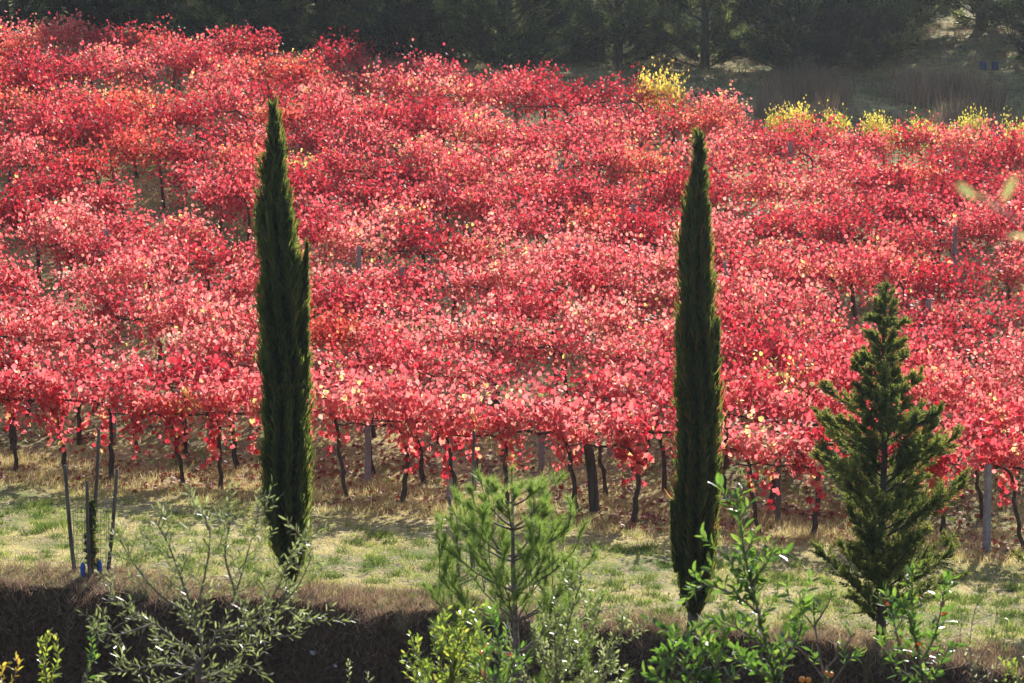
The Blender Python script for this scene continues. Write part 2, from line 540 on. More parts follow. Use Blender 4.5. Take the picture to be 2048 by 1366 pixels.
blades('vineyard_grass', 230000, (-20, 20), (0, 27.5), (.06, .16), .014, M_DRY,
       lambda x, y, u, v: .4 + .4 * sstep(-.4, .4, fnoise(x, y, 1.4, 38)), .5,
       'dry yellow grass on the ground between the vine rows', 'grass', cl=8)
blades('vineyard_green_grass', 120000, (-20, 20), (.6, 27.5), (.06, .13), .015, M_GRASS,
       lambda x, y, u, v: sstep(-.1, .4, fnoise(x, y, 1.1, 39)), .5,
       'green grass growing in patches between the vine rows', 'grass', cl=8)
blades('meadow_grass', 110000, (-26, 22), (27, 50), (.10, .35), .022, M_STRAW, lambda x, y, u, v: .7 + 0 * x, .4,
       'rough dry grass in the tree shade behind the vineyard', 'grass', cl=8)
blades('tall_dry_weeds', 60000, (-1, 14), (30, 38.5), (.5, 1.3), .016, M_STRAW,
       lambda x, y, u, v: sstep(-.1, .5, fnoise(x, y, .9, 41)), .22,
       'tall dead weeds behind the last vines at the upper right', 'weeds', cl=12)


def bank_stalks():
    n = 2600
    u = RNG.uniform(-12, 12, n)
    ve = vedge(u) + 0.40 * fnoise(u, u * 0, 1.1, 4)
    x, y = uv_to_xy(u, ve - RNG.uniform(-.05, .55, n)); z = height(x, y)
    D = np.stack([RNG.normal(0, .7, n), -np.abs(RNG.normal(.3, .4, n)), -np.abs(RNG.normal(.6, .5, n))], 1)
    me = cloud_mesh('hanging_stalks', np.stack([x, y - .03, z + .03], 1), D, RNG.normal(0, 1, (n, 3)), RNG.uniform(.08, .38, n), .006, BLADE, M_STRAW)
    tag(link('hanging_stalks', me), 'loose dead stalks and roots hanging down the face of the bank', 'dead stalks', kind='stuff')


bank_stalks()


def pebbles():
    n = 9000
    u = RNG.uniform(-13, 13, n); v = RNG.uniform(-7.3, -3.2, n)
    x, y = uv_to_xy(u, v); z = height(x, y)
    ok = inframe(x, y, z, 60) & (RNG.random(n) < sstep(.1, .7, fnoise(x, y, 1.3, 71)) + .06)
    x, y, z = x[ok], y[ok], z[ok]; n = len(x)
    OCT = (np.array([(0, 0, 0), (1, 0, 0), (.5, .5, .0), (.5, -.5, 0), (.5, 0, .42), (.5, 0, -.3)], float),
           np.array([(0, 2, 4), (2, 1, 4), (1, 3, 4), (3, 0, 4), (2, 0, 5), (1, 2, 5), (3, 1, 5), (0, 3, 5)]))
    D = np.stack([RNG.normal(0, 1, n), RNG.normal(0, 1, n), RNG.normal(0, .2, n)], 1)
    N = np.stack([RNG.normal(0, .2, n), RNG.normal(0, .2, n), np.ones(n)], 1)
    me = cloud_mesh('gravel', np.stack([x, y, z], 1), D, N, RNG.uniform(.012, .05, n), .03, OCT, solid_mat('gravel', (.18, .16, .15), (.38, .35, .32), 3, .9, .2))
    tag(link('gravel', me), 'grey gravel and clods in the bare patches near the bank', 'gravel', kind='stuff')


pebbles()


def litter():
    n = 12000
    u = RNG.uniform(-14, 14, n); v = np.abs(RNG.normal(0, 1, n)) * 3.0 - 1.2
    x, y = uv_to_xy(u, v); z = height(x, y) + .03
    ok = inframe(x, y, z, 100) & (RNG.random(n) < .25 + .75 * sstep(.0, .6, fnoise(x, y, 1.5, 44)) * sstep(-1.3, -.3, v))
    x, y, z = x[ok], y[ok], z[ok]; n = len(x)
    D = np.stack([RNG.normal(0, 1, n), RNG.normal(0, 1, n), RNG.normal(0, .3, n)], 1)
    N = np.stack([RNG.normal(0, .5, n), RNG.normal(0, .5, n), np.ones(n)], 1)
    me = cloud_mesh('leaf_litter', np.stack([x, y, z], 1), D, N, RNG.uniform(.06, .11, n), .09, GRAPE_LO, M_LITTER)
    tag(link('leaf_litter', me), 'fallen dark red vine leaves lying in the grass under the vines', 'fallen leaves', kind='stuff')


litter()


# ------------------------------------------------------------------ thin haze added to stand in for the veiling sun glare
def haze():
    m, t, nd, ln = new_mat('haze')
    pv = nd.new('ShaderNodeVolumePrincipled')
    pv.inputs['Color'].default_value = (.84, .91, 1.0, 1)
    pv.inputs['Density'].default_value = HAZE
    pv.inputs['Anisotropy'].default_value = .72
    o = nd.new('ShaderNodeOutputMaterial'); ln.new(pv.outputs[0], o.inputs['Volume'])
    x0, x1, y0, y1, z0, z1 = -115, 115, -25, 205, -11, 34
    V = [(x, y, z) for z in (z0, z1) for y in (y0, y1) for x in (x0, x1)]
    F = [(0, 2, 3, 1), (4, 5, 7, 6), (0, 1, 5, 4), (2, 6, 7, 3), (0, 4, 6, 2), (1, 3, 7, 5)]
    tag(link('haze', mesh_np('haze', V, F, m)), kind='stuff')


HAZE = 0.00027
haze()


# ------------------------------------------------------------------ vines
def vine_shoots(rnd, hang=2, vigour=1.0, wide=1.0):
    """shoots of one vine in local space: polylines"""
    out = []
    ns = rnd.randint(11, 14)
    for i in range(ns):
        x = -1.35 * (i + rnd.uniform(.0, .9)) / ns + .12
        L = rnd.uniform(.42, .92) * vigour
        ay = rnd.choice([-1, 1]) * rnd.uniform(.1, 1.0) * wide
        ax = rnd.uniform(-.35, .35)
        p = Vector((x, 0, 1.29)); d = Vector((ax, ay, 1.0)).normalized()
        pts = [p.copy()]
        for k in range(7):
            p = p + d * (L / 7)
            d = (d + Vector((rnd.uniform(-.15, .15), ay * .08 + rnd.uniform(-.12, .12), -.09 - .035 * k * rnd.random()))).normalized()
            pts.append(p.copy())
        out.append(pts)
    for i in range(hang):
        x = rnd.uniform(-1.2, .1)
        p = Vector((x, rnd.uniform(-.1, .1), 1.29)); d = Vector((rnd.uniform(-.5, .5), rnd.choice([-1, 1]) * .6, .2)).normalized()
        pts = [p.copy()]
        L = rnd.uniform(.5, .95)
        for k in range(7):
            p = p + d * (L / 7)
            d = (d + Vector((rnd.uniform(-.1, .1), 0, -.5))).normalized()
            pts.append(p.copy())
        out.append(pts)
    return out


def sample_line(lines, n, rng, t0=0.0):
    out = np.empty((n, 3)); dr = np.empty((n, 3))
    arr = [np.array([tuple(p) for p in l]) for l in lines]
    idx = rng.integers(0, len(arr), n)
    t = rng.uniform(t0, 1, n)
    for i in range(n):
        a = arr[idx[i]]; s = t[i] * (len(a) - 1); k = min(int(s), len(a) - 2); f = s - k
        out[i] = a[k] * (1 - f) + a[k + 1] * f; dr[i] = a[k + 1] - a[k]
    return out, norm(dr), t


def idx_hang(lines, P):
    """keep the leaves that belong to a shoot trailing down"""
    k = np.zeros(len(P), bool)
    for l in lines:
        e = l[-1]
        if e.z < 1.05:
            k |= (np.abs(P[:, 0] - e.x) < .2)
    return k


def vine_foliage(lines, n, rng, spread=.10, clip=True, Ls=(.045, .105)):
    P, Dr, t = sample_line(lines, n, rng)
    P = P + rng.normal(0, spread, (n, 3)) * np.array([1, 1, .8])
    D = rng.normal(0, .6, (n, 3)) + np.array([0, 0, -.65])
    N = rng.normal(0, 1, (n, 3)) + np.array([0, -.1, .35])
    ok = np.ones(n, bool) if not clip else (P[:, 2] > 1.29 + .07 * rng.normal(0, 1, n)) | (idx_hang(lines, P)) 
    P, D, N = P[ok], D[ok], N[ok]; n = len(P)
    clump = fnoise(P[:, 0] * 2 + P[:, 2], P[:, 1] * 2 + P[:, 2] * 2, 2.4, int(rng.integers(0, 99)))
    tint = np.clip(.44 + .20 * clump + rng.normal(0, .19, n), 0, 1)
    L = rng.uniform(*Ls, n)
    return P, D, N, L, tint


VARS = []
for k in range(22):
    rnd = random.Random(50 + k); rng = np.random.default_rng(50 + k)
    front = k < 8
    if front:
        lines = vine_shoots(rnd, hang=rnd.choice([1, 2, 3]), vigour=rnd.uniform(.8, 1.15), wide=.9)
        P, D, N, L, tint = vine_foliage(lines, rnd.choice([430, 560, 680]), rng)
    else:
        lines = vine_shoots(rnd, hang=rnd.choice([4, 5, 6, 7]), vigour=rnd.uniform(.85, 1.3), wide=1.25)
        P, D, N, L, tint = vine_foliage(lines, rnd.choice([760, 1000, 1200, 1350]), rng, spread=.18, clip=False, Ls=(.038, .088))
    fol = cloud_mesh('vine_foliage', P, D, N, L, L * 1.02, GRAPE_LO, M_RED, tint)
    mb = MB()
    for l in lines: mb.tube(l[::2] + [l[-1]], [.0075, .0065, .005, .004, .003][:len(l[::2]) + 1], 3, False)
    sh = mb.mesh('vine_shoots', M_CANE)
    # trunk rising, bending over to the left and running along the wire
    mb = MB()
    lean = rnd.uniform(-.12, .22)
    tp = wob((lean, rnd.uniform(-.08, .08), -.12), (rnd.uniform(-.03, .05), 0, 1.08), 8, .036, rnd)
    cz = rnd.uniform(1.22, 1.33)
    tp += [Vector((-.04, 0, cz - .10)), Vector((-.13, 0, cz - .02)), Vector((-.28, rnd.uniform(-.03, .03), cz + .02))]
    for q in range(1, 6):
        tp.append(Vector((-.28 - q * .2, rnd.uniform(-.03, .03), cz + rnd.uniform(-.025, .03))))
    r0 = rnd.uniform(.036, .056)
    rad = [r0 * (1.35 if i == 0 else 1) * (1 - .052 * i) * rnd.uniform(.85, 1.2) for i in range(len(tp))]
    mb.tube(tp, rad, 7)
    tk = mb.mesh('vine_trunk', M_BARK)
    VARS.append((fol, sh, tk, lines))

BASE_LEAF = {}


def single_leaf(T, key, mat, asp):
    """unit leaf mesh, along +X, normal +Z"""
    if key not in BASE_LEAF:
        V = T[0].copy(); V[:, 1] *= asp
        BASE_LEAF[key] = [mesh_np('leaf', V, T[1], mat, np.full(len(V), tv)) for tv in (.15, .35, .5, .65, .8)]
    return BASE_LEAF[key]


def place_leaf(meshes, p, d, n, L, parent, rnd=random):
    d = Vector(d).normalized(); n = Vector(n)
    s = n.cross(d)
    if s.length < 1e-4: s = d.orthogonal()
    s.normalize(); n = d.cross(s)
    o = bpy.data.objects.new('leaf', rnd.choice(meshes))
    COL.objects.link(o)
    o.parent = parent
    o.matrix_local = Matrix(((d.x * L, s.x * L, n.x * L, p[0]), (d.y * L, s.y * L, n.y * L, p[1]), (d.z * L, s.z * L, n.z * L, p[2]), (0, 0, 0, 1)))
    return o


def set_obj_mat(o, m):
    o.material_slots[0].link = 'OBJECT'
    o.material_slots[0].material = m


YELLOW_PX = [(600, 150), (1300, 230)]
ROWS = 15
ROW_GAP = 1.86
vine_count = 0
pend = []; roots = []
front_marks = [(-200, 'at the far left edge of the photo'), (150, 'just behind the staked wire cage at far left'), (330, 'right of the wire cage, above the olive tree'),
               (510, 'half hidden just left of the left cypress'), (690, 'first one right of the left cypress'), (870, 'left of the pale post in mid picture'),
               (1050, 'behind the tip of the young pine'), (1190, 'beside the thick dark leaning stake'), (1330, 'just left of the right cypress'),
               (1500, 'first one right of the right cypress'), (1650, 'between the right cypress and the bushy conifer'), (1790, 'hidden behind the bushy conifer'),
               (1940, 'just left of the grey post at far right'), (2060, 'at the right edge of the photo beyond the grey post')]
front_used = {}
for r in range(ROWS):
    v = r * ROW_GAP - .15
    # visible span of u
    du = .98 if r == 0 else (1.05 if r == 1 else 1.36)
    # visible range of this row
    y0 = 39 + v
    ul = -(y0 * .2133 + v * .24) / (0.97) * 1.18 - 2.0
    ur = (y0 * .2133 - v * .24) / 1.02 + 2.6
    u = ul + random.uniform(0, du)
    while u < ur:
        uu = u + random.uniform(-.12, .12); vv = v + random.uniform(-.12, .12) * (1 if r == 0 else 3.6)
        x, y = uv_to_xy(uu, vv)
        z = ground(x, y)
        px, py = px_of((x, y, z))
        if r == ROWS - 1 and px > 1490: break
        u += du * random.uniform(.93, 1.07)
        if px < -120 or px > 2200: continue
        last = r == ROWS - 1
        if last and (px > 1450) and random.random() < .0: continue
        if random.random() < .05: continue
        yellow = (last and px > 1520) or (last and 580 < px < 640) or (r == 9 and 640 < px < 720)
        mixed = (r == 2 and 1540 < px < 1660)
        ck = 0 if px < 570 else (1 if px < 980 else (2 if px < 1385 else 3))
        pend.append((r, px, ck, yellow, mixed, last))
        lab = 'grape vine'
        grp = 'yellow leaved vines' if yellow else ('grape vines in the front row' if r == 0 else 'red grape vines in rows up the slope')
        k = random.randrange(8) if r < 2 else 8 + random.randrange(14)
        fol, sh, tk, lines = VARS[k]
        root = empty('grape_vine', (x, y, z), lab, 'grape vine', grp, -ROWA + random.uniform(-.06, .06))
        s = random.uniform(.88, 1.16) * ((.72 if px < 800 else (.98 if px < 1400 else .92)) if yellow else (.9 if r == 13 and px > 1480 else 1))
        root.scale = (1, 1, s)
        roots.append(root)
        link('trunk', tk, root)
        link('shoots', sh, root)
        f = link('foliage', fol, root, 'stuff')
        if yellow and px > 1000: set_obj_mat(f, M_YEL)
        elif yellow or mixed: set_obj_mat(f, M_MIX)
        else:
            q = random.random(); un = r / (ROWS - 1)  # vines vary; pale front to deep upslope also paints in the light's angle
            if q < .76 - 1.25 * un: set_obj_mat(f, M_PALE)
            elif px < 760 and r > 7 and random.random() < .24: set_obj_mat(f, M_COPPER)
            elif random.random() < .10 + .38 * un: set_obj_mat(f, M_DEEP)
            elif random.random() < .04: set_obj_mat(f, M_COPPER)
        vine_count += 1
        if r == 0:
            # drooping leaves one can pick apart, hung on trailing shoots round the trunk
            rnd = random.Random(1000 + vine_count)
            lm = single_leaf(GRAPE, 'grape', M_RED, 1.0)
            for hs in range(rnd.choice([2, 3, 4, 5])):
                hx = rnd.choice([rnd.uniform(-.15, .15), rnd.uniform(-1.1, .2)])
                hl = rnd.uniform(.3, .85)
                for q in range(int(hl * 26)):
                    t = rnd.random()
                    p = (hx + rnd.gauss(0, .055), rnd.uniform(-.22, .05), 1.3 - hl * t + rnd.gauss(0, .03))
                    d = (rnd.gauss(0, .4), rnd.gauss(0, .4), -1)
                    n = (rnd.gauss(0, .7), -1 + rnd.gauss(0, .6), .3)
                    place_leaf(lm, p, d, n, rnd.uniform(.07, .125), root, rnd)
for px_t, sc in [(1325, 1.22), (1552, .8), (1592, .9), (1668, .85), (1742, .85), (1772, .75), (1838, .8), (1878, .75), (1942, 1.0), (2036, .9)]:
    v = (ROWS - 1) * ROW_GAP - .1
    uu = min(np.arange(-5, 16, .05), key=lambda q: abs(px_of((*uv_to_xy(q, v), ground(*uv_to_xy(q, v))))[0] - px_t))
    x, y = uv_to_xy(uu, v); z = ground(x, y)
    k = 8 + random.randrange(14); fol, sh, tk, lines = VARS[k]
    root = empty('grape_vine', (x + .3, y, z), 'grape vine', 'grape vine', 'yellow leaved vines', -ROWA)
    root.scale = (.55 * sc, .7, sc)
    if px_t < 1400: root.scale = (.8, .9, 1.25)
    link('trunk', tk, root); link('shoots', sh, root)
    set_obj_mat(link('foliage', fol, root, 'stuff'), M_YEL)
    pend.append((ROWS - 1, px_t, 3, True, False, True)); roots.append(root)

ORD = ['zeroth', 'first', 'second', 'third', 'fourth', 'fifth', 'sixth', 'seventh', 'eighth', 'ninth', 'tenth', 'eleventh', 'twelfth', 'thirteenth', 'fourteenth', 'fifteenth', 'sixteenth', 'seventeenth', 'eighteenth', 'nineteenth', 'twentieth', 'twenty-first', 'twenty-second'] + ['twenty-' + q for q in ('third', 'fourth', 'fifth', 'sixth', 'seventh', 'eighth', 'ninth')] + ['thirtieth']
for r in range(ROWS):
    for ck in range(4):
        ids = [i for i, q in enumerate(pend) if q[0] == r and q[2] == ck]
        ids.sort(key=lambda i: pend[i][1] * (-1 if ck in (0, 2) else 1))
        where = ['left of the left cypress', 'right of the left cypress', 'left of the right cypress', 'right of the right cypress'][ck]
        for k, i in enumerate(ids):
            q = pend[i]
            colr = 'yellow leaved' if q[3] else ('red and yellow' if q[4] else 'red')
            row = 'front row' if r == 0 else ('topmost row' if r == ROWS - 1 else f'{ORD[r + 1]} row up')
            nth = '' if k == 0 else ORD[k + 1] + ' '
            roots[i]['label'] = f'{colr} grape vine in the {row}, {nth}nearest {where}' if k == 0 else f'{colr} grape vine in the {row}, {ORD[k + 1]} {where}'
print('vines', vine_count)


# ------------------------------------------------------------------ posts and wires
def box_post(h, w, lean=(0, 0)):
    mb = MB()
    mb.tube([(0, 0, -.3), (lean[0] * .5, lean[1] * .5, h * .5), (lean[0], lean[1], h - .02), (lean[0], lean[1], h)], [w, w * .98, w * .95, w * .78], 4)
    return mb


def post(px, py, h, w, mat, label, name='vineyard_post', cat='post', lean=(0, 0), round_=False, group='posts of the vineyard trellis'):
    p = ground_hit(px, py)
    mb = MB()
    sd_ = 9 if round_ else 4
    pts = [(0, 0, -.3), (lean[0] * .45, 0, h * .5), (lean[0], lean[1], h - .015), (lean[0], lean[1], h)]
    mb.tube(pts, [w * 1.08, w, w * .95, w * .8], sd_)
    o = link(name, mb.mesh(name, mat, smooth=False))
    o.location = p
    o.rotation_euler = (0, 0, R(45) - ROWA + random.uniform(-.15, .15) if not round_ else 0)
    tag(o, label, cat, group)
    return o


post(900, 1003, 1.5, .055, M_POST, 'tall pale concrete post in the front row at mid picture')
post(736, 968, 1.05, .06, M_POST, 'pale post right of the left cypress, lower than its neighbour')
post(1083, 940, 1.3, .055, M_POST, 'pale post behind the front row above the young pine')
post(352, 915, 1.2, .065, M_POST, 'pale slanting post behind the front vines at left', lean=(.08, 0))
post(228, 880, 1.1, .05, M_POST, 'thin pale post deep behind the wire cage at left')
post(1973, 1102, 1.36, .062, M_POST, 'grey concrete post in front of the vines at far right')
post(1192, 1024, 1.24, .085, M_DWOOD, 'thick dark round wooden stake leaning left of the right cypress', name='wooden_stake', cat='stake', lean=(-.15, 0), round_=True, group=None)
post(1556, 1045, 1.25, .045, M_WOOD, 'weathered square stake with vine trunk right of the right cypress', name='wooden_stake', cat='stake', round_=True, group=None)
post(948, 985, 1.02, .04, M_WOOD, 'thin grey wooden stake just right of the tall pale post', name='wooden_stake', cat='stake', round_=True, group=None)
post(1680, 1000, 1.0, .06, M_POST, 'pale post seen behind the bushy conifer')
FIELD = [(470, 188, 1.7), (765, 300, 1.6), (1033, 300, 1.75), (690, 445, 1.75), (719, 655, 1.7), (805, 690, 1.6), (1155, 650, 1.7), (1812, 545, 1.7), (1908, 610, 1.7),
         (215, 610, 1.6), (1265, 560, 1.7), (755, 235, 1.7), (530, 245, 1.7), (860, 560, 1.7), (120, 590, 1.6), (345, 640, 1.6), (1450, 690, 1.7), (1560, 730, 1.6),
         (1840, 345, 1.3), (420, 900, 1.2), (1220, 910, 1.2), (1855, 760, 1.6), (330, 300, 1.6), (1120, 470, 1.7), (1580, 420, 1.7)]
field_labels = ['topmost grey post standing clear on the upper left skyline', 'grey post showing beside bare vine stems high in the middle', 'short grey post end showing in a gap near the upper middle',
                'grey post end right of the left cypress beside yellow leaves', 'leaning grey post in a leaf gap right of the left cypress', 'grey post standing just below a dark leaf gap right of the left cypress',
                'grey post halfway down the slope between the two cypresses', 'grey post high on the slope at right', 'dark grey post above the conifer at far right']
for i, (px, py, h) in enumerate(FIELD):
    lab = field_labels[i] if i < len(field_labels) else 'half hidden grey post, ' + ['far left side below mid slope', 'just right of the topmost grey post', 'right of the left cypress at half its height',
        'far left, level with the left cypress side leader', 'left of the left cypress at half its height', 'immediately right of the right cypress at mid height', 'between right cypress and bushy conifer tip', 'below the yellow vines at upper right',
        'close left of the left cypress behind front trunks', 'close left of the right cypress behind front trunks', 'right of the bushy conifer above its middle', 'upper left part, left of the left cypress tip',
        'centre of the slope, between the cypress tips', 'upper right, right of the right cypress tip', 'left part of the slope, tip level', 'right of the right cypress, upper part'][(i - len(field_labels)) % 16]
    post(px, py, h, .05, M_POST, lab)

for r in range(3):
    v = r * ROW_GAP - .15
    mb = MB()
    for hz in (1.27, 1.55):
        pts = []
        for u in np.arange(-13, 12.1, 1.25):
            x, y = uv_to_xy(u, v); pts.append((x, y, ground(x, y) + hz - .015 * math.sin(u * 2.2)))
        mb.tube(pts, .0035, 4, False)
    o = link('trellis_wire', mb.mesh('trellis_wire', M_WIRE))
    tag(o, ['thin taut wires carrying the front row of vines', 'thin wires of the second row of vines seen behind the front trunks', 'thin wires of the third row of vines far under the leaves'][r], 'wire', 'trellis wires')


# ------------------------------------------------------------------ tall cypresses
def cypress(base_px, base_py, prof, side, label, n=52000, tilt=None):
    """prof: list of (py, left px, right px) outline of the crown"""
    b = ground_hit(base_px, base_py)
    Y = b.y
    ppm = FPX / (Y * _cp)
    pr = np.array(prof, float)
    # outline converted to metres around the base point
    hz = np.array([(at(base_px, p[0], Y).z - b.z) for p in prof])
    cx = ((pr[:, 1] + pr[:, 2]) / 2 - base_px) / ppm
    rr = (pr[:, 2] - pr[:, 1]) / 2 / ppm
    o_ = np.argsort(hz); hz, cx, rr = hz[o_], cx[o_], rr[o_]
    root = empty('cypress_tree', b, label, 'cypress tree', 'tall narrow cypress trees')
    top = hz[-1]
    mb = MB()
    mb.tube([(0, 0, -.3), (0, 0, 0), (cx[1] * .6, 0, hz[1]), (np.interp(top * .5, hz, cx), 0, top * .5), (np.interp(top * .93, hz, cx), 0, top * .93)], [.10, .075, .06, .04, .01], 8)
    link('trunk', mb.mesh('trunk', M_WOOD), root)
    # solid dark core added inside the crown so it is not see-through
    zs = np.linspace(hz[0] + .1, top * .97, 40)
    V = []; F = []
    for i, zz in enumerate(zs):
        for k in range(14):
            a = 2 * math.pi * k / 14
            q = np.interp(zz, hz, rr) * (.56 + .12 * math.sin(3 * a + zz * 1.3) + .08 * math.sin(7 * a - zz * 3))
            V.append((np.interp(zz, hz, cx) + q * math.cos(a), q * math.sin(a), zz))
    for i in range(39):
        for k in range(14):
            k2 = (k + 1) % 14
            F.append((i * 14 + k, i * 14 + k2, (i + 1) * 14 + k2, (i + 1) * 14 + k))
    c = link('dark_core', mesh_np('dark_core', V, F, M_CYPCORE, smooth=True), root)
    # foliage: upright slender sprays gathered in vertical plumes
    rng = np.random.default_rng(int(base_px))
    zc = rng.uniform(hz[0], top, n * 3)
    w = np.interp(zc, hz, rr)
    keep = rng.random(n * 3) < np.clip(w / rr.max() + .12, 0, 1)
    zc, w = zc[keep][:n], w[keep][:n]
    m = len(zc)
    a = rng.uniform(0, 2 * np.pi, m)
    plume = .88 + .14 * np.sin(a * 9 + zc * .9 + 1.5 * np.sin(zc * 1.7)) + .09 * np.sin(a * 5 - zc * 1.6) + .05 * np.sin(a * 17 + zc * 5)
    rad = w * plume * rng.uniform(.72, 1.06, m) ** .7 * (1 + .10 * fnoise(zc * 2.2, np.cos(a) * 1.5, 2.0, 7) + .08 * fnoise(zc * 7, a * 2, 1.6, 9))
    rad = np.maximum(rad * (1 + .13 * fnoise(zc * 3.1, np.cos(a) * 2 + np.sin(a), 1.5, 17)) - .045, .004)
    hole = fnoise(zc * 4.0, a * 1.6, 1.7, int(base_px) % 50)
    rad = np.where(hole > .62, rad * .80, rad)
    rad += np.where(rng.random(m) < .12, rng.uniform(0, .09, m), 0) * np.minimum(1, w * 6)
    P = np.stack([np.interp(zc, hz, cx) + rad * np.cos(a), rad * np.sin(a), zc], 1)
    D = np.stack([.25 * np.cos(a) + rng.normal(0, .26, m), .25 * np.sin(a) + rng.normal(0, .26, m), np.ones(m)], 1)
    P[:, 2] -= .09
    N = np.stack([np.cos(a) + rng.normal(0, .8, m), np.sin(a) + rng.normal(0, .8, m), rng.normal(0, .3, m)], 1)
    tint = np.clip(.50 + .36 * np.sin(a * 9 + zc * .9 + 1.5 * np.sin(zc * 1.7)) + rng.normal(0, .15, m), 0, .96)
    tint[rng.random(m) < .006] = 1.0
    tint[(fnoise(zc * 2.6, a * 2.2, 1.9, 77) > .98)] = 1.0
    L = rng.uniform(.06, .20, m) * np.where(rng.random(m) < .1, 1.35, 1)
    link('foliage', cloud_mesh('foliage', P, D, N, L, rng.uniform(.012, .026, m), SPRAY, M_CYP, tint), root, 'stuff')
    # stray tufts breaking the outline
    K = 110; E = 70
    tz = rng.uniform(hz[0] + .1, top * .97, K); ta = rng.uniform(0, 2 * np.pi, K); tw_ = np.maximum(np.interp(tz, hz, rr) * .93 - .03, .01)
    j = np.repeat(np.arange(K), E); sgo = rng.random(K * E); ln_ = rng.uniform(.14, .34, K)[j]
    lean = rng.uniform(.12, .38, K)[j]
    P = np.stack([np.interp(tz, hz, cx)[j] + (tw_[j] + sgo * ln_ * lean) * np.cos(ta[j]), (tw_[j] + sgo * ln_ * lean) * np.sin(ta[j]), tz[j] + sgo * ln_], 1) + rng.normal(0, .012, (K * E, 3))
    D = np.stack([.3 * np.cos(ta[j]), .3 * np.sin(ta[j]), np.ones(K * E)], 1) + rng.normal(0, .22, (K * E, 3))
    link('stray_tufts', cloud_mesh('stray_tufts', P, D, rng.normal(0, 1, (K * E, 3)), rng.uniform(.04, .10, K * E), .014, SPRAY, M_CYP, np.clip(.6 + rng.normal(0, .18, K * E), 0, 1)), root, 'stuff')
    # secondary leaders that stand off the main column
    for (x0, y0, x1, y1, r0, cnt) in side:
        p0 = at(x0, y0, Y) - b; p1 = at(x1, y1, Y) - b
        t = rng.random(cnt) ** .9
        q = r0 * np.sqrt(np.clip(1 - t, 0.03, 1)) * np.minimum(1, t * 6 + .35)
        a = rng.uniform(0, 2 * np.pi, cnt); rd = q * np.sqrt(rng.random(cnt))
        P = np.array(p0)[None] * (1 - t)[:, None] + np.array(p1)[None] * t[:, None] + np.stack([rd * np.cos(a), rd * np.sin(a), 0 * a], 1)
        D = np.stack([rng.normal(.05, .2, cnt), rng.normal(0, .2, cnt), np.ones(cnt)], 1)
        me = cloud_mesh('leader', P, D, rng.normal(0, 1, (cnt, 3)), rng.uniform(.06, .15, cnt), .016, SPRAY, M_CYP, np.clip(.5 + rng.normal(0, .2, cnt), 0, .95))
        link('leader', me, root, 'stuff')
    return root


cypress(580, 1188, [(208, 553, 556), (240, 548, 566), (300, 543, 577), (360, 534, 584), (400, 524, 590), (450, 521, 596), (520, 523, 610), (600, 522, 618), (700, 525, 620),
                    (800, 528, 621), (900, 527, 624), (980, 530, 625), (1040, 534, 622), (1090, 545, 616), (1130, 560, 606), (1160, 572, 594)],
        [(603, 760, 611, 520, .10, 3500), (609, 600, 614, 492, .05, 600)], 'tall slender dark cypress at left rising in front of the red vineyard')
cypress(1384, 1268, [(268, 1391, 1394), (310, 1383, 1400), (360, 1374, 1404), (400, 1364, 1408), (450, 1358, 1412), (520, 1354, 1418), (600, 1352, 1420), (700, 1350, 1430),
                     (800, 1349, 1434), (900, 1350, 1434), (1000, 1350, 1436), (1080, 1356, 1432), (1140, 1362, 1426), (1180, 1367, 1416), (1225, 1374, 1402)],
        [(1408, 620, 1415, 420, .07, 2600), (1420, 820, 1435, 650, .08, 2500), (1368, 1215, 1352, 985, .07, 1500), (1352, 1150, 1343, 1010, .05, 800)],
        'tall slender dark cypress at right with a loose side column low on its left')


